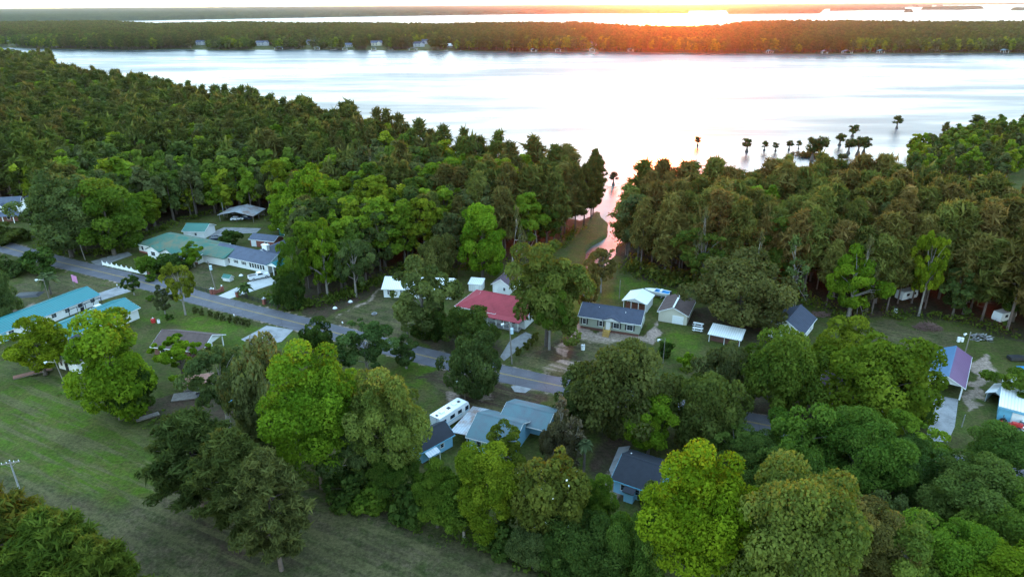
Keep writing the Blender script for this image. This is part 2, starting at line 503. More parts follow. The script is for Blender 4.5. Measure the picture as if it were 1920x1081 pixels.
zone('litter', [pts((560, 598), (600, 600), (720, 540), (740, 520), (700, 520), (560, 580)), pts((780, 640), (930, 610), (935, 660), (850, 680), (790, 660)), pts((1095, 880), (1160, 780), (1200, 790), (1180, 880), (1150, 960), (1100, 960)), pts((1370, 790), (1400, 735), (1480, 735), (1560, 770), (1480, 800)), pts((380, 950), (560, 985), (620, 1081), (480, 1081), (370, 1000)), pts((810, 715), (880, 700), (940, 730), (880, 760), (830, 750)), pts((1380, 560), (1490, 600), (1440, 640), (1290, 610), (1290, 590)), pts((270, 750), (420, 700), (470, 790), (330, 780)), pts((1560, 900), (1700, 880), (1720, 960), (1600, 960))], 2.5)
zone('sand', [pts((1000, 690), (1050, 668), (1090, 672), (1050, 694)), pts((880, 735), (905, 730), (920, 742), (890, 750)), pts((1095, 930), (1130, 900), (1150, 940), (1120, 970)), pts((1062, 622), (1086, 608), (1205, 634), (1228, 606), (1250, 620), (1218, 648), (1130, 640)), pts((1045, 640), (1078, 635), (1085, 650), (1058, 668)), pts((1040, 700), (1080, 704), (1060, 712)), pts((818, 745), (845, 738), (850, 752), (822, 768)), pts((1818, 715), (1845, 712), (1850, 760), (1815, 770)), pts((590, 612), (640, 590), (720, 535), (726, 540), (650, 590)), pts((1800, 690), (1850, 660), (1870, 700), (1840, 720)), pts((940, 745), (985, 745), (980, 755), (945, 757)), pts((0, 582), (60, 565), (60, 590), (0, 610))], 1.2)
rd = line_dist(ROADL, GP)
zones['sand'] = np.maximum(zones['sand'], 0.75 * (1 - sst(rd, 3.4, 4.6)))
zones['pen'] = np.where(np.hypot(GP[:, 0], GP[:, 1]) > 900, 1.0, 0.0)
for k, v in zones.items():
    a = gm.attributes.new(k, 'FLOAT', 'POINT')
    a.data.foreach_set('value', v.astype(np.float32))

def ground_mat():
    m, nt, out = newmat('ground cover')
    tc = nd(nt, 'ShaderNodeTexCoord'); v = tc.outputs['Object']
    def A(n):
        a = nd(nt, 'ShaderNodeAttribute'); a.attribute_name = n
        return a.outputs['Fac']
    nb = noise(nt, v, 0.05, 5, 0.6); nm = noise(nt, v, 0.3, 6, 0.68); nf = noise(nt, v, 1.3, 7, 0.74)
    c = mixc(nt, ramp(nt, nm, 0.36, 0.66), (0.062, 0.086, 0.014), (0.094, 0.080, 0.030))
    c = mixc(nt, ramp(nt, nf, 0.45, 0.75, 0, 0.6), c, (0.036, 0.052, 0.012))
    lush = mixc(nt, ramp(nt, nm, 0.40, 0.62), (0.072, 0.125, 0.008), (0.095, 0.095, 0.022))
    lush = mixc(nt, ramp(nt, nf, 0.42, 0.7, 0, 0.7), lush, (0.045, 0.082, 0.008))
    dry = mixc(nt, ramp(nt, nm, 0.36, 0.60), (0.056, 0.066, 0.020), (0.115, 0.088, 0.050))
    dry = mixc(nt, ramp(nt, nf, 0.55, 0.35, 0, 0.6), dry, (0.036, 0.045, 0.014))
    dry = mixc(nt, ramp(nt, nf, 0.5, 0.72, 0, 0.5), dry, (0.16, 0.125, 0.085))
    lit = mixc(nt, ramp(nt, nm, 0.4, 0.62), (0.075, 0.046, 0.034), (0.052, 0.048, 0.024))
    sand = mixc(nt, ramp(nt, nf, 0.4, 0.7), (0.42, 0.31, 0.255), (0.27, 0.205, 0.165))
    def masked(attr, lo=0.42, hi=0.62, k=0.55):
        s = mth(nt, 'ADD', A(attr), mth(nt, 'MULTIPLY', mth(nt, 'SUBTRACT', nm, 0.5), k * 2.2))
        s = mth(nt, 'ADD', s, mth(nt, 'MULTIPLY', mth(nt, 'SUBTRACT', nf, 0.5), k))
        return ramp(nt, s, lo, hi)
    c = mixc(nt, masked('dry', 0.25, 0.75), c, dry)
    c = mixc(nt, masked('lush', 0.3, 0.8), c, lush)
    c = mixc(nt, masked('litter', 0.35, 0.7), c, lit)
    c = mixc(nt, masked('sand', 0.45, 0.85, 0.8), c, sand)
    c = mixc(nt, ramp(nt, nb, 0.35, 0.7, 0.0, 0.3), c, (0.055, 0.075, 0.025))
    # mowing swaths across the field
    mp = nd(nt, 'ShaderNodeMapping', vector_type='TEXTURE'); mp.inputs['Rotation'].default_value = (0, 0, math.radians(-28)); mp.inputs['Scale'].default_value = (22, 1.5, 1)
    nt.links.new(v, mp.inputs['Vector'])
    st = noise(nt, mp.outputs[0], 1.0, 3, 0.6)
    c = mixc(nt, mth(nt, 'MULTIPLY', ramp(nt, st, 0.46, 0.60, 0, 0.8), A('dry')), c, (0.115, 0.105, 0.045))
    g1 = noise(nt, v, 0.11, 8, 0.72); g2 = noise(nt, v, 1.6, 8, 0.8)
    k1 = mth(nt, 'MULTIPLY', ramp(nt, g1, 0.3, 0.7, 0.60, 0.96), ramp(nt, g2, 0.3, 0.7, 0.55, 1.55))
    cx = nd(nt, 'ShaderNodeVectorMath', operation='SCALE'); nt.links.new(c, cx.inputs[0]); nt.links.new(k1, cx.inputs['Scale'])
    c = cx.outputs[0]
    p = nd(nt, 'ShaderNodeBsdfPrincipled')
    nt.links.new(c, p.inputs['Base Color']); p.inputs['Roughness'].default_value = 0.95
    p.inputs['Specular IOR Level'].default_value = 0.1
    b = nd(nt, 'ShaderNodeBump'); b.inputs['Strength'].default_value = 0.7; b.inputs['Distance'].default_value = 0.25
    nt.links.new(mth(nt, 'ADD', nf, mth(nt, 'MULTIPLY', noise(nt, v, 7, 3), 0.5)), b.inputs['Height'])
    nt.links.new(b.outputs[0], p.inputs['Normal'])
    nt.links.new(p.outputs[0], out.inputs[0])
    return m
gm.materials.append(ground_mat())
ground = bpy.data.objects.new('ground', gm)
COL.objects.link(ground)
tag(ground, 'grass, pine straw and bare sand of the shore land', None, None, 'structure')

def water_mat():
    m, nt, out = newmat('lake water')
    tc = nd(nt, 'ShaderNodeTexCoord'); v = tc.outputs['Object']
    mp = nd(nt, 'ShaderNodeMapping'); mp.inputs['Scale'].default_value = (0.35, 1.0, 1); mp.inputs['Rotation'].default_value = (0, 0, math.radians(-8))
    nt.links.new(v, mp.inputs['Vector'])
    n1 = noise(nt, mp.outputs[0], 0.35, 5, 0.65)
    mp2 = nd(nt, 'ShaderNodeMapping'); mp2.inputs['Scale'].default_value = (0.004, 0.016, 1); mp2.inputs['Rotation'].default_value = (0, 0, math.radians(6))
    nt.links.new(v, mp2.inputs['Vector'])
    n2 = noise(nt, mp2.outputs[0], 1.0, 5, 0.6)
    p = nd(nt, 'ShaderNodeBsdfPrincipled')
    p.inputs['Base Color'].default_value = (0.03, 0.045, 0.05, 1)
    p.inputs['IOR'].default_value = 1.33
    nt.links.new(ramp(nt, n2, 0.4, 0.65, 0.25, 0.42), p.inputs['Roughness'])
    b = nd(nt, 'ShaderNodeBump'); b.inputs['Distance'].default_value = 0.1
    nt.links.new(ramp(nt, n2, 0.38, 0.66, 0.12, 0.5), b.inputs['Strength'])
    nt.links.new(n1, b.inputs['Height'])
    nt.links.new(b.outputs[0], p.inputs['Normal'])
    nt.links.new(p.outputs[0], out.inputs[0])
    return m
WATER_Z = -0.55
mb = MB()
k = 48
mb.add([(22300 * math.cos(2 * math.pi * i / k), 22300 * math.sin(2 * math.pi * i / k), WATER_Z) for i in range(k)], [tuple(range(k))])
tag(mb.build('lake', water_mat()), 'wide pale lake reflecting the sunset sky', None, None, 'structure')

def strip(name, line, w, z, mat, parent=None, off=0.0):
    line = [Vector((p[0], p[1])) for p in line]
    vs = []; fs = []
    dense = []
    for a, b in zip(line[:-1], line[1:]):
        n = max(1, int((b - a).length / 3))
        for i in range(n):
            dense.append(a.lerp(b, i / n))
    dense.append(line[-1])
    if len(dense) > 12:
        for _ in range(12):
            dense = [dense[0]] + [(dense[i - 1] + dense[i] * 2 + dense[i + 1]) / 4 for i in range(1, len(dense) - 1)] + [dense[-1]]
    rr = random.Random(3)
    for i, p in enumerate(dense):
        d = (dense[min(i + 1, len(dense) - 1)] - dense[max(i - 1, 0)]).normalized()
        nrm = Vector((-d.y, d.x))
        j = 0.12 if w > 1 else 0.01
        vs += [(*(p + nrm * (off - w / 2 + rr.uniform(-j, j))), z), (*(p + nrm * (off + w / 2 + rr.uniform(-j, j))), z)]
    for i in range(len(dense) - 1):
        fs.append((2 * i, 2 * i + 2, 2 * i + 3, 2 * i + 1))
    m_ = MB(); m_.add(vs, fs)
    return m_.build(name, mat, parent)

road = strip('road', ROADL, 6.6, 0.05, X['asphalt'])
tag(road, 'two lane asphalt road running diagonally past the houses', None, None, 'structure')
strip('centre_line', ROADL, 0.13, 0.054, X['yellow_line'], road, 0.11)
strip('centre_line', ROADL, 0.13, 0.054, X['yellow_line'], road, -0.11)

def sheet(name, poly, mat, label, z=0.03):
    m_ = MB(); P = [at(*p) for p in poly]
    n = len(P)
    a = sum(P[i][0] * P[(i + 1) % n][1] - P[(i + 1) % n][0] * P[i][1] for i in range(n))
    if a < 0: P = P[::-1]
    m_.prism(P, 'z', z - 0.1, z)
    return tag(m_.build(name, mat), label, None, None, 'structure')
sheet('driveway', [(399, 559), (424, 562), (520, 530), (506, 518), (470, 527)], X['concrete'], 'pale concrete driveway leading to the white ranch house')
sheet('driveway', [(938, 668), (945, 676), (1004, 630), (985, 622), (955, 640)], X['gravel'], 'grey driveway beside the red roofed house')
sheet('driveway', [(452, 636), (500, 610), (550, 618), (528, 640), (480, 650)], X['old_concrete'], 'worn concrete apron beside the road near the shrub row')
sheet('driveway', [(176, 552), (225, 536), (246, 546), (180, 566), (160, 572)], X['old_concrete'], 'concrete drive between the two turquoise roofed buildings')
sheet('driveway', [(170, 490), (186, 500), (248, 478), (240, 472), (205, 480)], X['gravel'], 'gravel side drive next to the white fence')
sheet('driveway', [(388, 440), (420, 426), (490, 428), (480, 437), (430, 438), (400, 446)], X['gravel'], 'gravel track behind the small green roofed shed')
sheet('driveway', [(1741, 738), (1797, 748), (1790, 800), (1777, 828), (1735, 826), (1745, 780)], X['old_concrete'], 'wide concrete slab in front of the blue and violet carport')
sheet('driveway', [(958, 724), (970, 722), (998, 727), (985, 736), (965, 734)], X['old_concrete'], 'short concrete apron at the road near the motorhome')
sheet('driveway', [(1142, 880), (1160, 838), (1182, 835), (1170, 862), (1150, 900)], X['old_concrete'], 'bare concrete pad beside the small dark roofed blue house')

# ------------------------------------------------------------------ buildings
class House:
    def __init__(s, name, label, A, B, depth, hw, wall=None, cat='house', z0=0.0, length=None, group=None, world=False):
        a = Vector(A if world else at(*A)); b = Vector(B if world else at(*B))
        d = b - a
        s.L = length or d.length
        s.W = depth; s.hw = hw; s.z0 = z0
        s.root = empty(name, (a.x, a.y, 0), math.atan2(d.y, d.x), label, cat, group)
        s.wallmat = wall
    def part(s, name, mb, mat, parent=None):
        return mb.build(name, mat, parent or s.root)
    def body(s, kind, rise, roof, ov=0.4, wall=True, t=0.16, x0=0.0, x1=None, y0=0.0, y1=None, roofname='roof', fascia=None, roof2=None, hw=None):
        """kind: gx ridge along x, gy ridge along y, hip, mono (rises to the back)"""
        x1 = s.L if x1 is None else x1; y1 = s.W if y1 is None else y1
        hw = s.hw if hw is None else hw
        L = x1 - x0; W = y1 - y0; z0 = s.z0; g = 0.02
        if kind in ('gx', 'gy'):
            span = W if kind == 'gx' else L
            c0 = y0 if kind == 'gx' else x0
            c1 = c0 + span; mid = (c0 + c1) / 2; sl = rise / (span / 2)
            ax = 'x' if kind == 'gx' else 'y'
            e0, e1 = (x0, x1) if kind == 'gx' else (y0, y1)
            if wall:
                s.part('wall', MB().prism([(c0, z0), (c1, z0), (c1, hw), (mid, hw + rise), (c0, hw)], ax, e0, e1), s.wallmat)
            ze = hw - ov * sl + g; zr = hw + rise + g
            def slab(c, sgn):
                return [(mid, zr), (c, ze), (c, ze + t), (mid, zr + t)]
            if roof2 is None:
                r = s.part(roofname, MB().prism([(c0 - ov, ze), (mid, zr), (c1 + ov, ze), (c1 + ov, ze + t), (mid, zr + t), (c0 - ov, ze + t)], ax, e0 - ov, e1 + ov), roof)
            else:
                r = s.part(roofname, MB().prism(slab(c0 - ov, -1), ax, e0 - ov, e1 + ov), roof)
                s.part(roofname, MB().prism(slab(c1 + ov, 1), ax, e0 - ov, e1 + ov), roof2)
            if fascia:
                for e in (e0 - ov - 0.05, e1 + ov):
                    s.part('fascia', MB().prism([(c0 - ov, ze - 0.06), (mid, zr - 0.06), (c1 + ov, ze - 0.06), (c1 + ov, ze + t * 0.8), (mid, zr + t * 0.8), (c0 - ov, ze + t * 0.8)], ax, e, e + 0.05), fascia, r)
                for c in (c0 - ov - 0.06, c1 + ov + 0.003):
                    f = MB()
                    if ax == 'x': f.box(e0 - ov, e1 + ov, c, c + 0.057, ze - 0.05, ze + t * 0.75)
                    else: f.box(c, c + 0.057, e0 - ov, e1 + ov, ze - 0.05, ze + t * 0.75)
                    s.part('gutter', f, fascia, r)
            cap = MB().prism([(mid - 0.22, zr + t - 0.22 * sl + 0.012), (mid, zr + t + 0.012), (mid + 0.22, zr + t - 0.22 * sl + 0.012), (mid + 0.22, zr + t - 0.22 * sl + 0.05), (mid, zr + t + 0.06), (mid - 0.22, zr + t - 0.22 * sl + 0.05)], ax, e0 - ov, e1 + ov)
            s.part('ridge_cap', cap, roof, r)
        elif kind == 'hip':
            if wall:
                s.part('wall', MB().box(x0, x1, y0, y1, z0, hw), s.wallmat)
            m = min(L, W) / 2
            ze = hw - 0.05; zr = hw + rise
            a = [(x0 - ov, y0 - ov, ze), (x1 + ov, y0 - ov, ze), (x1 + ov, y1 + ov, ze), (x0 - ov, y1 + ov, ze)]
            b = [(p[0], p[1], ze + t) for p in a]
            if L >= W:
                c = [(x0 + m, (y0 + y1) / 2, zr), (x1 - m, (y0 + y1) / 2, zr)]
                fs = [(4, 5, 9, 8), (5, 6, 9), (6, 7, 8, 9), (7, 4, 8)]
            else:
                c = [((x0 + x1) / 2, y0 + m, zr), ((x0 + x1) / 2, y1 - m, zr)]
                fs = [(4, 5, 8), (5, 6, 9, 8), (6, 7, 9), (7, 4, 8, 9)]
            fs += [(3, 2, 1, 0), (0, 1, 5, 4), (1, 2, 6, 5), (2, 3, 7, 6), (3, 0, 4, 7)]
            r = s.part(roofname, MB().add(a + b + c, fs), roof)
            if fascia:
                for q in ((x0 - ov - 0.05, x1 + ov + 0.05, y0 - ov - 0.06, y0 - ov - 0.003), (x0 - ov - 0.06, x0 - ov - 0.003, y0 - ov, y1 + ov), (x1 + ov + 0.003, x1 + ov + 0.06, y0 - ov, y1 + ov)):
                    s.part('gutter', MB().box(*q, ze - 0.05, ze + t), fascia, r)
        elif kind == 'mono':
            if wall:
                s.part('wall', MB().prism([(y0, z0), (y1, z0), (y1, hw + rise), (y0, hw)], 'x', x0, x1), s.wallmat)
            sl = rise / W
            r = s.part(roofname, MB().prism([(y0 - ov, hw - ov * sl + g), (y1 + ov, hw + rise + ov * sl + g), (y1 + ov, hw + rise + ov * sl + g + t), (y0 - ov, hw - ov * sl + g + t)], 'x', x0 - ov, x1 + ov), roof)
        return r
    def fbox(s, face, u0, u1, z0, z1, d0, d1):
        L, W = s.L, s.W
        m = MB()
        if face == 'f': m.box(u0, u1, -d1, -d0, z0, z1)
        elif face == 'b': m.box(L - u1, L - u0, W + d0, W + d1, z0, z1)
        elif face == 'r': m.box(L + d0, L + d1, u0, u1, z0, z1)
        else: m.box(-d1, -d0, W - u1, W - u0, z0, z1)
        return m
    def window(s, face, u, z, w=0.9, h=1.2, shutters=False, frame='white', d=0.0, n=1):
        k = 0.09
        fm = MB()
        for part_ in ((u - w / 2 - k, u + w / 2 + k, z - k, z), (u - w / 2 - k, u + w / 2 + k, z + h, z + h + k), (u - w / 2 - k, u - w / 2, z, z + h), (u + w / 2, u + w / 2 + k, z, z + h)):
            b = s.fbox(face, *part_, d + 0.004, d + 0.09); fm.add(b.v, b.f)
        wobj = s.part('window', fm, X[frame])
        for i in range(n):
            a = u - w / 2 + w * i / n; b_ = u - w / 2 + w * (i + 1) / n
            s.part('pane', s.fbox(face, a + 0.03, b_ - 0.03, z + 0.02, z + h / 2 - 0.03, d + 0.003, d + 0.035), X['glass'], wobj)
            s.part('pane', s.fbox(face, a + 0.03, b_ - 0.03, z + h / 2 + 0.03, z + h - 0.02, d + 0.003, d + 0.035), X['glass'], wobj)
        if shutters:
            for q in (-1, 1):
                c = u + q * (w / 2 + k + 0.2)
                s.part('shutter', s.fbox(face, c - 0.18, c + 0.18, z - 0.05, z + h + 0.05, d + 0.004, d + 0.06), X['black'], wobj)
        return wobj
    def door(s, face, u, w=0.95, h=2.05, mat='white', z=None, d=0.0, panels=0):
        z = s.z0 if z is None else z
        o = s.part('door', s.fbox(face, u - w / 2, u + w / 2, z + 0.02, z + h, d + 0.004, d + 0.07), X[mat])
        s.part('handle', s.fbox(face, u + w / 2 - 0.16, u + w / 2 - 0.08, z + 0.95, z + 1.05, d + 0.07, d + 0.13), X['chrome'], o)
        for i in range(panels):
            zz = z + 0.1 + i * (h - 0.15) / panels
            s.part('panel', s.fbox(face, u - w / 2 + 0.08, u + w / 2 - 0.08, zz, zz + (h - 0.15) / panels - 0.06, d + 0.07, d + 0.1), X[mat], o)
        return o
    def post(s, x, y, z0, z1, r=0.07, mat='white', name='post'):
        return s.part(name, MB().box(x - r, x + r, y - r, y + r, z0, z1), X[mat])

# sage green manufactured home with navy roof
h = House('manufactured_home', 'long sage green home with navy shingle roof and yellow wooden front steps', (1086, 615), (1198, 632), 7.6, 3.35, X['sage_siding'], z0=0.75)
h.body('gx', 1.75, X['navy_shingle'], 0.35, fascia=X['white'])
h.part('foundation', MB().box(0.25, h.L - 0.25, 0.25, h.W - 0.25, 0, 0.745), X['brick_dark'])
for u in (1.2, 5.2):
    h.window('f', u, 1.45, 0.8, 1.3, True)
for u in (8.9, 12.1):
    h.window('f', u, 1.45, 1.35, 1.3, True, n=2)
h.door('f', 6.95, 1.0, 2.1)
h.window('r', 2.3, 1.6, 0.8, 1.1); h.window('r', 5.4, 1.6, 0.8, 1.1)
r = h.part('entry_gable', MB().prism([(5.9, 3.32), (7.75, 4.0), (9.6, 3.32)], 'y', -0.55, 1.6), X['white'])
h.part('gable_roof', MB().prism([(5.6, 3.31), (7.75, 4.1), (9.9, 3.31), (9.9, 3.43), (7.75, 4.24), (5.6, 3.43)], 'y', -0.65, 2.4), X['navy_shingle'])
st = MB().box(6.2, 7.7, -1.3, -0.08, 0.68, 0.75)
s_ = h.part('steps', st, X['new_wood'])
for i in range(4):
    h.part('step', MB().box(6.3, 7.6, -1.62 - i * 0.3, -1.3 - i * 0.3, 0.52 - i * 0.15, 0.58 - i * 0.15), X['new_wood'], s_)
for x in (6.22, 7.68):
    h.part('railing', MB().tube([(x, -0.1, 1.7), (x, -1.3, 1.7), (x, -2.6, 0.95)], [0.05] * 3, 4).box(x - .05, x + .05, -1.34, -1.24, 0, 1.7).box(x - .05, x + .05, -2.6, -2.5, 0, 0.95), X['new_wood'], s_)
for x, y in ((4.0, 3.0), (10.5, 2.4)):
    h.part('vent_pipe', MB().cyl((x, y, 4.2), 0.07, 0.75, seg=8), X['white'])

# pale metal carport behind it
h = House('metal_carport', 'white metal roofed carport with red boards behind the sage green home', (1168, 580), (1210, 588), 6.4, 2.6, X['white_metal'], cat='carport')
h.body('gy', 1.0, X['white_metal_y'], 0.3, wall=False, fascia=X['white'])
h.part('wall', MB().box(h.L - 0.08, h.L, 0.1, h.W, 0, 2.58), X['white_metal'])
h.part('wall', MB().box(0, h.L - 0.09, h.W - 0.08, h.W, 0, 2.58), X['white_metal'])
h.part('wall', MB().box(0.1, h.L - 0.2, 1.6, 1.68, 0, 1.6), X['red_wood'])
for x in (0.08, 2.0, 3.9, h.L - 0.16):
    h.post(x, 0.08, 0, 2.55)
h.post(0.08, h.W / 2, 0, 2.55)
h.part('gable', MB().prism([(0.02, 2.58), (h.L - 0.02, 2.58), (h.L / 2, 3.55)], 'y', 0.0, 0.06), X['white_metal'])

# cream garage with brown roof
h = House('garage', 'cream garage with brown roof, white ridge and roll up door', (1234, 601), (1287, 610), 9.5, 2.6, X['cream'], cat='garage')
r = h.body('gy', 1.55, X['brown_shingle'], 0.35, fascia=X['white'])
h.part('ridge_strip', MB().box(h.L / 2 - 0.2, h.L / 2 + 0.2, -0.3, h.W + 0.3, 4.34, 4.42), X['white'], r)
h.door('f', 4.7, 2.7, 2.1, 'white', panels=4)
h.part('lamp', h.fbox('f', 0.0, 0.3, 2.2, 2.45, 0.0, 0.25), X['white'])

# low white roofed shelter
h = House('open_shelter', 'low open shelter with flat white metal roof between oak crowns', (1328, 640), (1386, 652), 4.6, 1.9, X['grey_metal'], cat='shelter')
h.body('mono', 0.5, X['white_metal'], 0.3, wall=False)
for x in (0.1, h.L / 2, h.L - 0.1):
    h.post(x, 0.1, 0, 1.88); h.post(x, h.W - 0.1, 0, 2.3)
h.part('wall', MB().box(0, h.L, h.W + 0.05, h.W + 0.12, 0, 2.2), X['grey_metal'])
h.part('wall', MB().box(0.2, h.L - 0.2, 0.9, 0.98, 0, 1.7), X['brick_dark'])  # dark panel added to stand in for the shade under the open roof

# white gabled house with navy roof behind the oak
h = House('gabled_house', 'white gabled house with dark navy roof beside the big round oak', (1440, 630), (1501, 646), 10.5, 2.7, X['white_siding'])
h.body('gy', 2.3, X['navy_shingle'], 0.4, fascia=X['white'])
h.window('f', 2.0, 0.9, 1.2, 1.3, n=2); h.window('f', 5.6, 0.9, 0.9, 1.3); h.window('r', 3, 0.9, 0.9, 1.2); h.window('r', 7, 0.9, 0.9, 1.2)
h.door('f', 3.9)

# blue and violet carport
h = House('large_carport', 'carport with one blue and one violet roof slope and white gable', (1736, 733), (1800, 750), 15.0, 2.9, X['white_siding'], cat='carport')
h.body('gy', 1.5, X['blue_metal'], 0.35, wall=False, fascia=X['white'], roof2=X['purple_metal'])
g_ = h.part('gable', MB().prism([(0.0, 2.86), (h.L, 2.86), (h.L / 2, 4.32)], 'y', 0.0, 0.08), X['white_siding'])
h.part('vent', MB().cyl((h.L / 2 - 0.2, -0.03, 3.45), 0.42, 0.06, 'y', 14), X['black'], g_)
for y in (0.15, 5, 10, 14.8):
    h.post(0.15, y, 0, 2.85, 0.1); h.post(h.L - 0.15, y, 0, 2.85, 0.14 if y < 1 else 0.1)
h.part('wall', MB().box(0, h.L, h.W - 0.1, h.W, 0, 2.86), X['brick_dark'])
h.part('wall', MB().box(h.L - 0.1, h.L, 6, h.W - 0.11, 0, 2.86), X['white_siding'])

# brick house under the trees beside it
h = House('brick_house', 'low brown roofed brick house half hidden under the trees beside the violet carport', (1535, 757), (1690, 793), 9.0, 2.7, X['brick'])
h.body('gx', 1.9, X['plum_shingle'], 0.5, fascia=X['white'])
for u in (2.2, 5.6, 12.0, 14.4):
    h.window('f', u, 0.9, 1.1, 1.2, True)
h.door('f', 8.6)
h.part('porch_roof', MB().box(7.2, 11.2, -2.2, -0.55, 2.5, 2.62), X['white'])
for x in (7.4, 9.2, 11.0):
    h.post(x, -2.05, 0, 2.49)
h.part('porch_rail', MB().box(9.3, 10.9, -2.09, -2.01, 0.75, 0.85).box(9.3, 10.9, -2.09, -2.01, 0.2, 0.28), X['white'])

# right edge: white roofs, teal wall, shed
h = House('white_shed', 'small open shed with rounded white metal roof right of the violet carport', (1846, 752), (1874, 762), 4.5, 2.0, X['white_metal'], cat='shed')
h.body('gy', 0.7, X['white_metal_y'], 0.25, wall=False)
h.part('wall', MB().box(0, 0.07, 0, h.W, 0, 1.98), X['white_metal']); h.part('wall', MB().box(h.L - 0.07, h.L, 0, h.W, 0, 1.98), X['white_metal'])
h.part('wall', MB().box(0.08, h.L - 0.08, h.W - 0.07, h.W, 0, 1.98), X['grey_metal'])
h = House('metal_workshop', 'large white roofed workshop with a teal front wall at the right edge', (1868, 787), (1960, 812), 12, 3.0, X['sky_blue'], cat='workshop')
h.body('mono', 0.7, X['white_metal'], 0.3)
h.door('f', 3.2, 2.4, 2.4, 'white', panels=4)
h.window('f', 6.5, 1.2, 1.2, 1.0)
h.part('gutter', h.fbox('f', -0.3, h.L + 0.3, 2.7, 2.92, 0.31, 0.42), X['sky_blue'])

# pale blue house with carport wing
h = House('blue_house', 'pale blue cottage with worn blue green roof and tin carport wing', (880, 841), (958, 862), 8.6, 2.7, X['blue_siding'])
h.body('gx', 2.0, X['teal_shingle'], 0.45, fascia=X['white'])
h.window('f', 1.9, 0.9, 0.9, 1.25, frame='white'); h.window('f', 5.0, 0.9, 0.9, 1.25); h.door('f', 7.0)
h.window('l', 2.5, 0.9, 0.9, 1.2)
wg = h.part('rear_wing', MB().box(3.0, 11.5, h.W + 0.02, h.W + 5.0, 0, 2.7), X['blue_siding'])
h.body('gx', 1.3, X['teal_shingle'], 0.4, wall=False, x0=3.0, x1=11.5, y0=h.W - 1.8, y1=h.W + 5.0, roofname='rear_roof', fascia=X['white'], hw=2.9)
h.part('carport_roof', MB().prism([(-3.9, 2.32), (-0.5, 2.5), (-0.5, 2.6), (-3.9, 2.42)], 'y', 0.2, 9.2), X['rust_metal'])
for x, y in ((-3.75, 0.4), (-3.75, 4.6), (-3.75, 9.0), (-0.6, 0.4), (-0.6, 9.0)):
    h.post(x, y, 0, 2.31, 0.05)

# dark shed with blue walls, running toward the motorhome
a_ = at(792, 868); b_ = at(849, 836)
h = House('long_shed', 'dark roofed shed with pale blue walls in front of the motorhome', a_, b_, 4.6, 2.5, X['blue_siding'], cat='shed', world=True)
h.body('gx', 1.5, X['black_shingle'], 0.35, fascia=X['sky_blue'])
h.door('f', 1.8, 0.9, 2.0, 'sky_blue'); h.window('f', 4.4, 1.0, 0.7, 0.8)
h.part('lean_to', MB().prism([(-1.6, 1.7), (-0.36, 2.15), (-0.36, 2.23), (-1.6, 1.78)], 'x', 0.3, 2.8), X['grey_metal'])
h.post(0.4, -1.5, 0, 1.68, 0.05); h.post(2.7, -1.5, 0, 1.68, 0.05)

# small blue house with black roof
h = House('blue_bungalow', 'small bright blue bungalow with black shingle roof and tiny back porch', (1150, 921), (1226, 948), 8.2, 2.6, X['blue_siding'])
h.body('gx', 1.9, X['black_shingle'], 0.4, fascia=X['sky_blue'])
h.window('f', 1.6, 0.9, 0.8, 1.1); h.window('f', 3.9, 0.95, 0.7, 1.0); h.window('f', 5.4, 0.9, 0.8, 1.1); h.door('f', 2.9, mat='sky_blue')
p_ = h.part('porch', MB().box(2.2, 3.7, -1.3, -0.09, 0, 1.9), X['blue_siding'])
h.part('porch_roof', MB().prism([(-1.6, 1.92), (-0.42, 2.3), (-0.42, 2.4), (-1.6, 2.02)], 'x', 2.0, 3.9), X['black_shingle'], p_)
h.part('vent_pipe', MB().cyl((0.6, 5.6, 3.4), 0.12, 0.7, seg=8), X['white'])

# red roofed house with porch
h = House('red_roof_house', 'house with maroon red roof, white eaves and columned front porch', (859, 592), (984, 617), 10.5, 2.75, X['white_siding'])
h.body('hip', 2.7, X['red_roof'], 0.6, fascia=X['white'], x1=h.L * 0.55)
h.body('gx', 2.72, X['red_roof'], 0.5, x0=h.L * 0.25, fascia=X['white'], wall=True, roofname='roof')
h.part('porch_floor', MB().box(9.0, 17.5, -2.1, -0.01, 0, 0.3), X['old_concrete'])
h.part('porch_roof', MB().prism([(-2.5, 2.45), (-0.4, 2.62), (-0.4, 2.75), (-2.5, 2.58)], 'x', 8.6, 17.9), X['red_roof'])
for x in (9.2, 11.6, 13.6, 15.6, 17.3):
    h.post(x, -2.0, 0.3, 2.45, 0.12, name='column')
h.part('porch_rail', MB().box(13.8, 17.2, -2.05, -1.97, 1.05, 1.13).box(13.8, 17.2, -2.05, -1.97, 0.5, 0.56), X['white'])
for u in (3.0, 6.4, 10.2, 15.2):
    h.window('f', u, 0.95, 1.1, 1.4)
h.door('f', 12.6, mat='brick'); h.window('r', 3.2, 1.0, 1, 1.2); h.window('r', 7.0, 1.0, 1, 1.2)

# white outbuildings behind it
h = House('white_cottage', 'small white gabled outbuilding with plum roof behind the red roofed house', (924, 548), (955, 553), 9.0, 2.6, X['white_siding'], cat='outbuilding')
h.body('gy', 1.6, X['plum_shingle'], 0.35, fascia=X['white'])
h.window('f', h.L * 0.7, 1.0, 0.6, 0.9); h.door('f', 1.1)
h = House('storage_shed', 'tiny white shed with pale metal roof left of the plum roofed outbuilding', (879, 545), (903, 547), 3.2, 2.0, X['white_metal'], cat='shed')
h.body('mono', 0.5, X['white_metal'], 0.2)
h.door('f', 2.4, 1.0, 1.8, 'white')

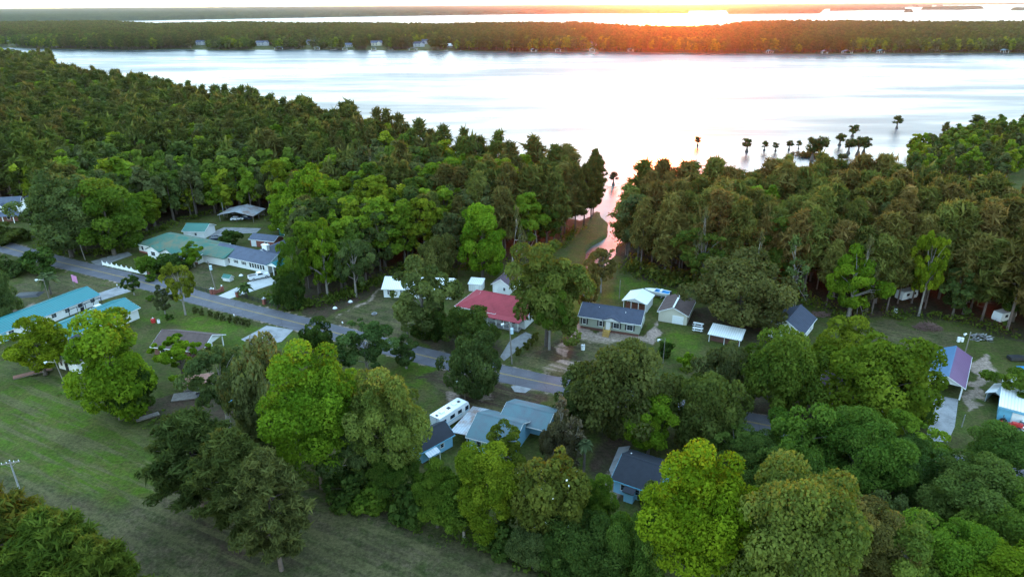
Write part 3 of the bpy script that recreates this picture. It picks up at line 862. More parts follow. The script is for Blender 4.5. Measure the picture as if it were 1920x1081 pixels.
# white house behind the tall grey green tree
h = House('white_house', 'white house with pale metal roof half hidden behind a tall tree', (720, 557), (846, 561), 7.5, 2.6, X['white_siding'])
h.body('gx', 1.7, X['white_metal'], 0.4, fascia=X['white'])
for u in (2.0, 5.5, 9.5, 13.0, 16.2):
    h.window('f', u, 0.95, 0.9, 1.2, True)
h.door('f', 7.5); h.window('l', 2.0, 1.0, 0.6, 1.2); h.window('l', 5.2, 1.0, 0.6, 1.2); h.door('l', 3.7, 0.8, mat='black')

# white ranch house
h = House('ranch_house', 'long white ranch house with slate blue roof and white chimney', (400, 490), (504, 513), 8.0, 2.75, X['white_siding'])
h.body('gx', 1.9, X['slate_shingle'], 0.45, fascia=X['white'])
for u in (3.4, 6.4):
    h.window('f', u, 0.75, 0.8, 1.5, True)
for u in (10.0, 13.2):
    h.window('f', u, 1.25, 0.7, 0.9, True)
for i in range(6):
    h.window('f', 15.9 + i * 1.05, 0.9, 0.8, 1.4, frame='white')
h.part('rear_wing', MB().box(11, 21.5, h.W + 0.02, h.W + 10, 0, 2.7), X['white_siding'])
h.body('gy', 2.0, X['slate_shingle'], 0.4, wall=False, x0=11, x1=21.5, y0=h.W - 3, y1=h.W + 10, roofname='rear_roof', fascia=X['white'], hw=2.75)
c = h.part('chimney', MB().box(15.6, 17.6, h.W - 2.6, h.W - 1.6, 3, 6.0), X['white'])
h.part('chimney_cap', MB().box(15.45, 17.75, h.W - 2.75, h.W - 1.45, 6.003, 6.2), X['white'], c)
h.part('porch_roof', MB().prism([(h.L - 0.2, 2.75), (h.L + 2.4, 3.9), (h.L + 5.0, 2.75), (h.L + 5.0, 2.9), (h.L + 2.4, 4.08), (h.L - 0.2, 2.9)], 'y', -0.6, 4.5), X['turq_y'])
for x in (h.L + 0.3, h.L + 2.4, h.L + 4.6):
    h.post(x, -0.3, 0, 2.74, 0.12)
h.part('porch_wall', MB().box(h.L + 0.02, h.L + 4.7, 4.3, 4.4, 0, 2.74), X['white_siding'])
h.part('porch_gable', MB().prism([(h.L + 0.1, 2.76), (h.L + 4.7, 2.76), (h.L + 2.4, 3.8)], 'y', -0.4, -0.3), X['white'])

# brick garage and white camper shed behind
h = House('brick_shed', 'small brick shed with slate roof behind the white ranch house', (470, 461), (515, 466), 5.0, 2.4, X['brick'], cat='shed')
h.body('gx', 1.0, X['slate_shingle'], 0.3, fascia=X['white'])
h.door('f', 1.4, 1.9, 2.0, 'white', panels=3); h.window('f', 6.2, 1.0, 1.0, 0.9)
h = House('white_lean_to', 'white flat roofed lean-to behind the brick shed', (524, 441), (545, 443), 5.0, 2.2, X['green_metal'], cat='shed')
h.body('mono', 0.5, X['white_metal'], 0.3)
h.door('f', 2.4, 1.0, 1.9, 'white')

# green roofed house and shed
h = House('green_roof_house', 'low white house with mottled green roof and two small front gables', (262, 472), (372, 495), 12.0, 2.7, X['white_siding'])
h.body('hip', 2.6, X['green_roof'], 0.6, fascia=X['white'])
h.part('foundation', h.fbox('f', -0.01, h.L, 0, 0.5, 0.0, 0.12), X['brick'])
for gx in (9.5, 16.0):
    g_ = h.part('front_gable', MB().prism([(gx - 2.6, 0), (gx + 2.6, 0), (gx + 2.6, 2.7), (gx, 4.0), (gx - 2.6, 2.7)], 'y', -2.2, -0.13), X['white_siding'])
    h.part('gable_roof', MB().prism([(gx - 3.0, 2.55), (gx, 4.02), (gx + 3.0, 2.55), (gx + 3.0, 2.7), (gx, 4.18), (gx - 3.0, 2.7)], 'y', -2.6, 2.6), X['green_roof'], g_)
    h.window('f', gx, 0.9, 1.8, 1.3, d=2.2, n=2)
for u in (1.8, 4.6, 21.0):
    h.window('f', u, 0.9, 1.0, 1.3)
h.part('side_wing', MB().box(h.L + 0.02, h.L + 9, 2.0, 10.5, 0, 2.5), X['white_siding'])
h.part('wing_roof', MB().prism([(1.4, 2.5), (11.1, 2.5), (11.1, 2.68), (6.2, 4.3), (1.4, 2.68)], 'x', h.L - 5, h.L + 9.4), X['green_roof'])
h = House('green_roof_shed', 'small white shed with green metal roof behind the green roofed house', (346, 446), (385, 447), 7.0, 2.5, X['white_siding'], cat='shed')
h.body('gx', 1.5, X['green_metal'], 0.4, fascia=X['white'])
h.window('f', 4.2, 1.0, 0.8, 0.9); h.door('f', 2.2, 0.9); h.window('l', 3.5, 1, 0.8, 0.9)

# grey open carport at the wood's edge
h = House('tin_carport', 'rusty tin carport sheltering a car at the edge of the woods', (412, 415), (476, 417), 9.0, 2.4, X['grey_metal'], cat='carport')
h.body('gy', 1.4, X['rust_metal'], 0.4, wall=False)
for y in (0.2, 4.5, 8.8):
    for x in (0.15, h.L * 0.5, h.L - 0.15):
        h.post(x, y, 0, 2.38, 0.08, 'old_wood')
h.part('wall', MB().box(0, h.L, h.W - 0.1, h.W, 0, 2.36), X['old_wood'])

# far left house with dormers
h = House('dormer_house', 'brick house with steep slate roof and white dormers at the left edge', (-28, 418), (74, 412), 11, 3.0, X['brick_dark'])
h.body('gx', 4.6, X['slate_shingle'], 0.5, x1=h.L * 0.62, fascia=X['white'])
h.body('gy', 5.0, X['slate_shingle'], 0.4, x0=h.L * 0.60, y0=0.8, fascia=X['white'], wall=True)
h.part('gable_face', MB().prism([(h.L * 0.61, 3.0), (h.L * 0.99, 3.0), (h.L * 0.8, 7.8)], 'y', 0.62, 0.79), X['white_siding'])
for x in (6.0, 11.0):
    dm = h.part('dormer', MB().prism([(x - 0.9, 3.6), (x + 0.9, 3.6), (x + 0.9, 5.2), (x, 6.1), (x - 0.9, 5.2)], 'y', 0.6, 4.0), X['white_siding'])
    h.part('dormer_roof', MB().prism([(x - 1.15, 5.05), (x, 6.14), (x + 1.15, 5.05), (x + 1.15, 5.2), (x, 6.3), (x - 1.15, 5.2)], 'y', 0.4, 4.6), X['slate_shingle'], dm)
    h.window('f', x, 4.0, 0.8, 1.1, d=-0.6)
h.part('porch_roof', MB().prism([(-2.6, 2.5), (-0.5, 2.95), (-0.5, 3.1), (-2.6, 2.65)], 'x', -0.5, h.L + 0.5), X['slate_shingle'])
for i in range(6):
    h.post(0.2 + i * (h.L - 0.4) / 5, -2.4, 0, 2.5, 0.1)
for u in (3, 8, 14, 19):
    h.window('f', u, 0.9, 1.0, 1.4)

# two long turquoise metal buildings
a_ = at(-60, 668); b_ = at(186, 569)
h = House('turquoise_building', 'long turquoise metal roofed building nearest the left edge', a_, b_, 8.0, 2.6, X['white_siding'], cat='building', world=True)
h.body('gx', 1.3, X['turq'], 0.5, fascia=X['sky_blue'])
for i in range(9):
    h.window('f', 3.0 + i * 3.4, 1.0, 1.2, 1.0, n=2)
h.door('f', h.L - 4.6, mat='black'); h.door('f', 8.2, mat='sky_blue')
h.part('porch_beam', MB().box(h.L - 9.5, h.L - 0.5, -2.3, -2.2, 2.35, 2.5), X['black'])
for i in range(5):
    h.post(h.L - 9.3 + i * 2.15, -2.25, 0, 2.35, 0.06, 'black')
a_ = at(128, 655); b_ = at(262, 596)
h = House('turquoise_hall', 'shorter turquoise metal roofed hall beside the brown roofed house', a_, b_, 9.5, 2.8, X['white_siding'], cat='building', world=True)
h.body('gx', 1.6, X['turq'], 0.5, fascia=X['white'])
for i in range(4):
    h.window('f', 2.5 + i * 4, 1.0, 1.2, 1.0, n=2)
h.door('f', 4.6, mat='black')

# brown roofed houses
h = House('brown_roof_house', 'brown shingle roofed house with open white gable porch beside the green lawn', (292, 668), (380, 678), 8.0, 2.7, X['brick_dark'])
h.body('gx', 1.9, X['brown_shingle'], 0.5, fascia=X['white'], wall=False)
h.part('wall', MB().prism([(0, 0), (h.W, 0), (h.W, 2.7), (h.W / 2, 4.6), (0, 2.7)], 'x', 0, h.L - 3.0), h.wallmat)
h.part('gable', MB().prism([(0.1, 2.7), (h.W - 0.1, 2.7), (h.W / 2, 4.5)], 'x', h.L - 0.1, h.L), X['white_siding'])
for y in (0.2, 4.0, 7.8):
    h.post(h.L - 0.1, y, 0, 2.66, 0.1)
h.window('f', 2.2, 0.9, 1.2, 1.2); h.window('f', 6.0, 0.9, 1.2, 1.2); h.door('f', 4.2)
h = House('brown_roof_cabin', 'small brown roofed cabin tucked under the trees near the ditch', (112, 690), (150, 700), 9.0, 2.5, X['white_siding'], cat='cabin')
h.body('gy', 1.3, X['brown_shingle'], 0.5, fascia=X['white'])
h.door('f', 2.6, mat='black'); h.window('f', 1.1, 0.9, 0.7, 1.0); h.window('r', 3, 0.9, 0.9, 1.0)
h = House('black_annex', 'flat black roofed annex between the turquoise hall and the brown cabin', (118, 668), (155, 672), 5.0, 2.6, X['white_siding'], cat='shed')
h.body('mono', 0.3, X['black_shingle'], 0.3)
h.door('f', 2.0, mat='white')

# ------------------------------------------------------------------ houses and boathouses on the far shore
FAR_HOUSES = [(8, 80, 18, 'white', 'slate_shingle'), (27, 81, 14, 'white', 'slate_shingle'), (242, 83, 18, 'white', 'slate_shingle'), (376, 85, 16, 'white', 'slate_shingle'), (493, 86, 22, 'white', 'slate_shingle'), (583, 84, 16, 'white', 'slate_shingle'), (631, 83, 18, 'white', 'slate_shingle'), (655, 88, 12, 'white', 'slate_shingle'), (706, 86, 20, 'cream', 'slate_shingle'), (786, 88, 20, 'white', 'navy_shingle'), (802, 83, 22, 'white', 'navy_shingle'), (844, 89, 9, 'white', 'white_metal'), (1113, 86, 14, 'white', 'plum_shingle'), (1403, 84, 16, 'cream', 'plum_shingle'), (1463, 85, 22, 'cream', 'slate_shingle'), (1570, 84, 18, 'brick_dark', 'slate_shingle'), (1757, 86, 16, 'brick_dark', 'brown_shingle')]
FH_LABEL = ['white lake house at the left end of the far shore', 'second white lake house from the left end of the far shore', 'lone white lake house above a green lawn left on the far shore', 'white lake house between tree clumps, fourth from the left on the far shore', 'wide white lake house on a lawn across the lake, above the first large dock', 'white lake house partly behind a round tree across the lake', 'tall white lake house across the lake with trees on both sides', 'small white cottage close to the far shore right of the tall white house', 'cream lake house on the far shore left of the navy roofed pair', 'lower navy roofed white house of the pair on the far shore', 'upper navy roofed white house of the pair on the far shore', 'tiny white boxy building on the far shore right of the navy roofed pair', 'lone white house glowing in the orange light across the lake', 'cream house on the far shore right of the sun', 'wide cream house on the far shore, second right of the sun', 'brown house on the far shore above the distant cypress trees', 'small brown house hidden in the trees at the right of the far shore']
for (x, y, w, wm, rm), lb in zip(FAR_HOUSES, FH_LABEL):
    p = at(x, y); D = math.hypot(*p)
    ang = random.Random(x).uniform(-0.35, 0.35)
    c, s_ = math.cos(ang), math.sin(ang)
    a_ = (p[0] - w / 2 * c, p[1] - w / 2 * s_); b_ = (p[0] + w / 2 * c, p[1] + w / 2 * s_)
    two = w > 14
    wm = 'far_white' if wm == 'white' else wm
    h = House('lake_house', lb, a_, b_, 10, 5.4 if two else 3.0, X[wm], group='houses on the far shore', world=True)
    h.body('gx', 3.2, X[rm], 0.6, fascia=X['white'])
    for lv in ((1.0, 3.6) if two else (1.0,)):
        for i in range(3):
            h.window('f', w * (0.2 + 0.3 * i), lv, 1.6, 1.5)
    if two:
        h.part('front_gable', MB().prism([(w * 0.55, 0), (w * 0.9, 0), (w * 0.9, 5.2), (w * 0.725, 7.6), (w * 0.55, 5.2)], 'y', -1.5, -0.01), X[wm])
        h.part('gable_roof', MB().prism([(w * 0.52, 5.0), (w * 0.725, 7.7), (w * 0.93, 5.0), (w * 0.93, 5.2), (w * 0.725, 7.95), (w * 0.52, 5.2)], 'y', -1.9, 3.0), X[rm])
DOCKS = [(104, 90.5, 1), (523, 94.2, 2), (548, 94, 0), (595, 94.5, 1), (626, 94.5, 0), (647, 95, 1), (701, 95, 1), (733, 95.5, 0), (775, 96.5, 2), (836, 96.5, 0), (863, 97, 0), (1000, 98.5, 1), (1046, 98.5, 1), (1110, 98, 1), (1182, 98, 1), (1442, 101.5, 1), (1545, 102, 1), (1587, 102, 2), (1650, 101, 1), (1882, 100, 1)]
DK_LABEL = ['boathouse', 'wide roofed boathouse', 'low open dock']
PLACE = {104: 'near the left end of the far shore', 523: 'below the wide white lake house', 548: 'right of the first wide boathouse', 595: 'below the white house behind the round tree', 626: 'below the tall white lake house', 647: 'beside the small white cottage', 701: 'below the cream lake house', 733: 'just left of the navy roofed pair of houses', 775: 'in front of the navy roofed pair of houses', 836: 'below the tiny white boxy building', 863: 'right of the tiny white boxy building', 1000: 'alone before the dark trees left of the lone white house', 1046: 'second left of the lone white house', 1110: 'right below the lone white house', 1182: 'left of the sun on the far shore', 1442: 'right of the sun near the far lawn', 1545: 'left of the brown far house', 1587: 'right of the brown far house', 1650: 'midway along the right far shore', 1882: 'near the right end of the far shore'}
for x, y, kd in DOCKS:
    p = at(x, y, WATER_Z)
    rt = empty('boathouse' if kd else 'dock', (p[0], p[1], 0), random.Random(x).uniform(-0.2, 0.2), DK_LABEL[kd] + ' ' + PLACE[x], 'boathouse' if kd else 'dock', 'docks and boathouses on the far shore')
    w = (10, 8, 14)[kd]
    MB().box(-w / 2, w / 2, -5, 3, 0.2, 0.5).build('deck', X['old_wood'], rt)
    MB().box(-1, 1, 3.01, 22, 0.2, 0.5).build('walkway', X['old_wood'], rt)
    for q in (-1, 1):
        for yy in (-4.6, 2.6):
            MB().box(q * w * 0.47 - 0.2, q * w * 0.47 + 0.2, yy - 0.2, yy + 0.2, -2.6, 0.19).build('pile', X['old_wood'], rt)
    if kd:
        for q in (-1, 1):
            for yy in (-4.6, 2.6):
                MB().box(q * w * 0.45 - 0.15, q * w * 0.45 + 0.15, yy - 0.15, yy + 0.15, 0.51, 3.4).build('post', X['white'], rt)
        MB().prism([(-w / 2 - 0.6, 3.4), (0, 5.2), (w / 2 + 0.6, 3.4), (w / 2 + 0.6, 3.65), (0, 5.5), (-w / 2 - 0.6, 3.65)], 'y', -5.5, 3.5).build('roof', X['slate_shingle' if x % 2 else 'teal_shingle'], rt)

# ------------------------------------------------------------------ vehicles, poles, fences, yard things
def wheels(root, spots, r=0.36, w=0.24):
    for (x, y) in spots:
        t = MB().cyl((x, y - w / 2, r), r, w, 'y', 14).build('wheel', X['rubber'], root)
        MB().cyl((x, y - w / 2 - 0.012, r), r * 0.58, w + 0.024, 'y', 10).build('rim', X['chrome'], t)

def two_px(A, B):
    a = Vector(at(*A)); b = Vector(at(*B)); d = b - a
    return (a + b) / 2, math.atan2(d.y, d.x), d.length

def pickup(A, B, label, mat='car_white'):
    """A rear, B front"""
    c, ang, _ = two_px(A, B)
    rt = empty('pickup_truck', (c.x, c.y, 0.03), ang, label, 'pickup truck')
    MB().prism([(-2.85, 0.45), (2.8, 0.45), (2.9, 0.75), (2.8, 1.12), (1.35, 1.22), (-0.55, 1.22), (-0.55, 1.28), (-2.85, 1.28)], 'y', -0.98, 0.98).build('body', X[mat], rt)
    cab = MB().add([(-0.6, -0.94, 1.22), (1.4, -0.94, 1.22), (0.75, -0.78, 1.88), (-0.45, -0.78, 1.88), (-0.6, 0.94, 1.22), (1.4, 0.94, 1.22), (0.75, 0.78, 1.88), (-0.45, 0.78, 1.88)], [(0, 1, 2, 3), (7, 6, 5, 4), (3, 2, 6, 7), (1, 5, 6, 2), (0, 3, 7, 4), (0, 4, 5, 1)]).build('cab', X[mat], rt)
    MB().box(-2.75, -0.66, -0.85, 0.85, 1.283, 1.30).build('bed', X['black'], rt)
    for q in (-1, 1):
        MB().add([(-0.45, q * 0.925, 1.3), (1.15, q * 0.925, 1.3), (0.7, q * 0.81, 1.8), (-0.38, q * 0.81, 1.8)], [(0, 1, 2, 3)]).build('side_window', X['glass'], cab)
        MB().box(-2.7, -0.6, q * 0.93 - 0.045, q * 0.93 + 0.045, 1.285, 1.4).build('bed_rail', X[mat], rt)
        MB().box(2.83, 2.9, q * 0.7 - 0.2, q * 0.7 + 0.2, 0.8, 1.0).build('headlight', X['chrome'], rt)
        MB().box(-2.88, -2.84, q * 0.88 - 0.08, q * 0.88 + 0.08, 0.8, 1.15).build('tail_light', X['red'], rt)
    MB().add([(1.36, -0.84, 1.28), (1.36, 0.84, 1.28), (0.80, 0.72, 1.84), (0.80, -0.72, 1.84)], [(0, 1, 2, 3)]).build('windscreen', X['glass'], cab)
    MB().box(2.9, 2.98, -0.95, 0.95, 0.45, 0.72).build('bumper', X['chrome'], rt)
    MB().box(-2.98, -2.86, -0.95, 0.95, 0.5, 0.7).build('bumper', X['chrome'], rt)
    wheels(rt, [(1.85, -0.88), (1.85, 0.88), (-1.75, -0.88), (-1.75, 0.88)], 0.4)
    return rt

def car(A, B, label, mat='car_dark', name='parked_car'):
    c, ang, _ = two_px(A, B)
    rt = empty(name, (c.x, c.y, 0.03), ang, label, 'car')
    MB().prism([(-2.2, 0.35), (2.2, 0.35), (2.3, 0.6), (2.15, 0.82), (1.1, 0.95), (-1.9, 0.98), (-2.25, 0.85)], 'y', -0.88, 0.88).build('body', X[mat], rt)
    cab = MB().add([(-1.8, -0.84, 0.96), (1.1, -0.84, 0.96), (0.35, -0.66, 1.46), (-1.3, -0.66, 1.46), (-1.8, 0.84, 0.96), (1.1, 0.84, 0.96), (0.35, 0.66, 1.46), (-1.3, 0.66, 1.46)], [(0, 1, 2, 3), (7, 6, 5, 4), (1, 5, 6, 2), (0, 3, 7, 4), (0, 4, 5, 1)]).build('cabin', X['glass'], rt)
    MB().box(-1.3, 0.35, -0.67, 0.67, 1.463, 1.5).build('roof', X[mat], rt)
    for q in (-1, 1):
        MB().box(2.1, 2.28, q * 0.62 - 0.16, q * 0.62 + 0.16, 0.62, 0.76).build('headlight', X['chrome'], rt)
        MB().box(-2.27, -2.15, q * 0.65 - 0.14, q * 0.65 + 0.14, 0.7, 0.86).build('tail_light', X['red'], rt)
    wheels(rt, [(1.4, -0.8), (1.4, 0.8), (-1.35, -0.8), (-1.35, 0.8)], 0.33)
    return rt

pickup((472, 525), (500, 519), 'white pickup truck with black bed parked by the white ranch house')
car((398, 451), (414, 449), 'dark blue car parked behind the green roofed house')
car((438, 413), (452, 412), 'white car parked on the left under the rusty tin carport', 'car_white')
car((456, 411), (468, 411), 'dark car parked on the right under the rusty tin carport')
car((0, 576), (14, 570), 'dark car at the left edge beside the sandy yard')
car((178, 585), (199, 577), 'white golf cart sized car under the porch of the long turquoise building', 'car_white')
car((58, 420), (76, 426), 'pale car parked by the dormer house', 'car_white')

# motorhome
c, ang, _ = two_px((822, 806), (866, 777))
rt = empty('motorhome', (c.x, c.y, 0.03), ang, 'large white motorhome parked between the dark shed and the bare yard', 'motorhome')
bd = MB().prism([(-4.0, 0.55), (3.9, 0.55), (4.1, 0.9), (4.1, 2.1), (3.75, 3.05), (3.4, 3.2), (-4.0, 3.2)], 'y', -1.22, 1.22).build('body', X['car_white'], rt)
MB().box(-3.98, 3.9, -1.235, 1.235, 1.3, 1.42).build('stripe', X['sky_blue'], bd)
for x0, x1 in ((-3.3, -2.3), (-1.2, 0.0), (0.9, 1.9)):
    for q in (-1, 1):
        MB().box(x0, x1, q * 1.22 - 0.03 + q * 0.02, q * 1.22 + 0.03 + q * 0.02, 1.75, 2.45).build('window', X['glass'], rt)
for q in (-1, 1):
    MB().box(2.9, 3.8, q * 1.22 - 0.03 + q * 0.02, q * 1.22 + 0.03 + q * 0.02, 1.55, 2.4).build('cab_window', X['glass'], rt)
    MB().box(4.06, 4.15, q * 0.85 - 0.2, q * 0.85 + 0.2, 0.85, 1.05).build('headlight', X['chrome'], rt)
MB().add([(4.115, -1.1, 1.5), (4.115, 1.1, 1.5), (4.115, 1.1, 2.1), (3.80, 1.05, 2.98), (3.80, -1.05, 2.98), (4.115, -1.1, 2.1)], [(0, 1, 2, 5), (5, 2, 3, 4)]).build('windscreen', X['glass'], rt)
MB().box(2.1, 2.75, -1.26, -1.2, 0.75, 2.6).build('door', X['white'], rt)
for x0, x1, y0, y1, hh, mm in ((-2.6, -1.7, -0.4, 0.4, 0.28, 'white'), (0.8, 1.7, -0.4, 0.4, 0.28, 'white'), (-0.6, 0.0, -0.3, 0.3, 0.12, 'black'), (2.2, 2.7, -0.25, 0.25, 0.12, 'black'), (-3.6, -3.2, -0.25, 0.25, 0.1, 'black')):
    MB().box(x0, x1, y0, y1, 3.203, 3.2 + hh).build('roof_unit', X[mm], rt)
MB().cyl((-3.85, -1.0, 3.2), 0.03, 0.02, 'z', 6).tube([(-3.9, -0.9, 0.6), (-3.9, -0.9, 3.3)], [0.03, 0.03], 5).tube([(-4.05, -0.5, 0.6), (-4.05, -0.5, 3.3)], [0.03, 0.03], 5).build('ladder', X['chrome'], rt)
wheels(rt, [(2.7, -1.05), (2.7, 1.05), (-2.2, -1.05), (-2.2, 1.05)], 0.45, 0.28)

# boats
def boat(A, B, label, hull='white', inner='blue', z=0.9, L=7.0, trailer=True, cabin=True):
    c, ang, _ = two_px(A, B)
    rt = empty('motor_boat', (c.x, c.y, 0), ang, label, 'boat')
    k = L / 7.0
    sec = [(-3.4, 1.15, 0.25), (-1.5, 1.25, 0.2), (0.8, 1.2, 0.25), (2.3, 0.8, 0.45), (3.5, 0.06, 0.8)]
    vs = []; fs = []
    for x, w, kz in sec:
        vs += [(x * k, -w * k, z + 0.85), (x * k, -w * 0.75 * k, z + kz * 0.6), (x * k, 0, z + kz * 0.4 - 0.05), (x * k, w * 0.75 * k, z + kz * 0.6), (x * k, w * k, z + 0.85)]
    for i in range(len(sec) - 1):
        for j in range(4):
            a = i * 5 + j
            fs.append((a, a + 1, a + 6, a + 5))
    fs.append((0, 4, 3, 2, 1))
    n = len(sec)
    fs.append(tuple([i * 5 for i in range(n)] + [i * 5 + 4 for i in reversed(range(n))]))
    MB().add(vs, fs).build('hull', X[hull], rt)
    MB().prism([(-3.2 * k, -0.95 * k), (0.6 * k, -0.95 * k), (0.6 * k, 0.95 * k), (-3.2 * k, 0.95 * k)], 'z', z + 0.855, z + 0.875).build('cockpit', X[inner], rt)
    MB().box(-3.4 * k, 0.8 * k, -1.22 * k, -1.02 * k, z + 0.853, z + 0.95).build('gunwale', X[hull], rt)
    MB().box(-3.4 * k, 0.8 * k, 1.02 * k, 1.22 * k, z + 0.853, z + 0.95).build('gunwale', X[hull], rt)
    MB().box(-1.4 * k, -0.8 * k, -0.7 * k, 0.7 * k, z + 0.88, z + 1.3).build('seat', X['white'], rt)
    if cabin:
        MB().add([(0.7 * k, -0.8 * k, z + 0.86), (0.7 * k, 0.8 * k, z + 0.86), (0.2 * k, 0.75 * k, z + 1.45), (0.2 * k, -0.75 * k, z + 1.45)], [(0, 1, 2, 3)]).build('windscreen', X['glass'], rt)
    MB().box(-3.85 * k, -3.42 * k, -0.25, 0.25, z + 0.3, z + 1.25).build('outboard_motor', X['black'], rt)
    if trailer:
        MB().box(-3.0 * k, 4.4 * k, -0.06, 0.06, 0.5, 0.62).box(-1.6, -1.4, -1.1, 1.1, 0.48, 0.6).box(-2.6, 1.5, -0.8, -0.7, 0.55, z + 0.05).box(-2.6, 1.5, 0.7, 0.8, 0.55, z + 0.05).build('trailer_frame', X['chrome'], rt)
        wheels(rt, [(-1.5, -1.15), (-1.5, 1.15)], 0.33, 0.2)
    return rt
boat((1252, 560), (1212, 552), 'white motor boat with blue seats on a trailer near the metal carport')
b = boat((458, 760), (420, 752), 'small light blue boat lying in the yard under the grey green tree', 'sky_blue', 'blue', 0.25, 5.0, False, False)
b = boat((1050, 609), (1061, 603), 'small white skiff lying on the grass left of the sage green home', 'white', 'white', 0.05, 3.4, False, False)

# tractor and white vehicle at the right edge
c, ang, _ = two_px((1878, 800), (1908, 806))
rt = empty('tractor', (c.x, c.y, 0.02), ang, 'red tractor parked in front of the white roofed workshop', 'tractor')
MB().prism([(-1.6, 0.7), (1.7, 0.7), (1.75, 1.35), (0.2, 1.45), (0.0, 1.1), (-1.6, 1.1)], 'y', -0.38, 0.38).build('body', X['red'], rt)
MB().box(-1.0, -0.5, -0.28, 0.28, 1.12, 1.3).box(-1.1, -0.98, -0.28, 0.28, 1.12, 1.75).build('seat', X['black'], rt)
MB().tube([(-1.3, -0.5, 1.1), (-1.3, -0.5, 2.3), (-1.3, 0.5, 2.3), (-1.3, 0.5, 1.1)], [0.05] * 4, 5).build('roll_bar', X['black'], rt)
MB().tube([(1.0, -0.55, 1.1), (2.4, -0.55, 0.7), (2.9, -0.55, 0.3)], [0.06] * 3, 5).tube([(1.0, 0.55, 1.1), (2.4, 0.55, 0.7), (2.9, 0.55, 0.3)], [0.06] * 3, 5).box(2.85, 3.4, -0.8, 0.8, 0.1, 0.6).build('loader', X['red'], rt)
MB().cyl((1.2, 0.0, 1.42), 0.04, 0.6, 'z', 6).build('exhaust', X['black'], rt)
wheels(rt, [(-1.1, -0.72), (-1.1, 0.72)], 0.72, 0.36); wheels(rt, [(1.2, -0.6), (1.2, 0.6)], 0.42, 0.25)
car((1915, 806), (1940, 800), 'white car cut off by the right edge beside the red tractor', 'car_white')

# utility poles
def pole(xb, yb, yt, label, arm=False, transformer=False, lamp=False, r=0.16, lean=0.0, mat='pole_wood', turn=0.0, name='utility_pole'):
    b = at(xb, yb); hh = height_at(xb, yb, yt)
    rt = empty(name, (b[0], b[1], 0), turn, label, 'street light' if name == 'street_light' else 'utility pole', 'poles in the yards and along the road')
    MB().tube([(0, 0, -0.3), (lean * hh * 0.5, 0, hh * 0.5), (lean * hh, 0, hh)], [r, r * 0.85, r * 0.65], 8).build('pole', X[mat], rt)
    tx = lean * hh
    if arm:
        a = MB().box(tx - 1.3, tx + 1.3, -0.08, 0.08, hh - 0.6, hh - 0.42).tube([(tx - 0.8, 0, hh - 0.55), (tx, 0, hh - 1.3)], [0.04, 0.04], 4).tube([(tx + 0.8, 0, hh - 0.55), (tx, 0, hh - 1.3)], [0.04, 0.04], 4).build('crossarm', X['pole_wood'], rt)
        for x in (-1.15, -0.5, 0.5, 1.15):
            MB().cyl((tx + x, 0, hh - 0.42), 0.06, 0.22, 'z', 6).build('insulator', X['white'], a)
    if transformer:
        t = MB().cyl((tx * 0.8 + 0.42, -0.1, hh - 2.6), 0.34, 1.15, 'z', 12).build('transformer', X['transformer'], rt)
        MB().cyl((tx * 0.8 + 0.42, -0.1, hh - 1.45), 0.36, 0.06, 'z', 12).build('lid', X['transformer'], t)
        MB().box(tx * 0.8 - 0.05, tx * 0.8 + 0.3, -0.05, 0.05, hh - 2.1, hh - 1.95).build('bracket', X['chrome'], rt)
    if lamp:
        MB().tube([(tx, 0, hh - 0.5), (tx - 0.8, -0.3, hh - 0.2), (tx - 1.3, -0.5, hh - 0.15)], [0.04] * 3, 5).build('lamp_arm', X['chrome'], rt)
        l = MB().tube([(tx - 1.2, -0.45, hh - 0.12), (tx - 1.75, -0.66, hh - 0.16)], [0.16, 0.22], 8).build('lamp_head', X['white'], rt)
        MB().cyl((tx - 1.6, -0.6, hh - 0.46), 0.17, 0.16, 'z', 8).build('lens', X['transformer'], l)
    MB().tube([(tx, 0, hh), (tx, 0, hh + 0.06)], [r * 0.72, r * 0.4], 8).build('cap', X['chrome'], rt)
    return rt
pole(160, 487, 432, 'pale leaning utility pole at the junction left of the white fence', transformer=True, lean=-0.09)
pole(405, 545, 487, 'leaning utility pole with transformer by the white ranch house lawn', transformer=True, lean=-0.09)
pole(764, 628, 563, 'utility pole with transformer before the white house', transformer=True)
pole(960, 682, 604, 'utility pole with transformer beside the red roofed house driveway', transformer=True, lean=-0.05, lamp=True)
pole(1474, 757, 712, 'short utility pole with bright transformer under the oaks on the right', transformer=True)
pole(420, 405, 379, 'pale light pole beside the rusty tin carport', r=0.12, mat='old_concrete')
pole(427, 408, 386, 'thin dark pole beside the pale light pole at the woods', r=0.1)
pole(36, 915, 856, 'utility pole with wide crossarm standing in the near field', arm=True, mat='old_concrete', turn=0.35)
pole(872, 752, 711, 'thin white topped lamp post beside the motorhome yard', r=0.07, lamp=True, name='street_light')
pole(118, 712, 672, 'leaning lamp post at the end of the plank bridge', r=0.09, lamp=True, lean=-0.12, name='street_light')
pole(92, 560, 520, 'lamp post beside the palm near the turquoise building', r=0.09, lamp=True, name='street_light')
pole(1243, 680, 633, 'lamp post behind the central oak near the bare sand', r=0.08, lamp=True, name='street_light')
pole(1808, 666, 620, 'dark service pole right behind the violet carport', r=0.13, lamp=True)
pole(1803, 800, 775, 'short white topped post beside the concrete slab', r=0.09, mat='old_concrete')
pole(1161, 560, 525, 'slim pole on the lawn near the creek end', r=0.1)

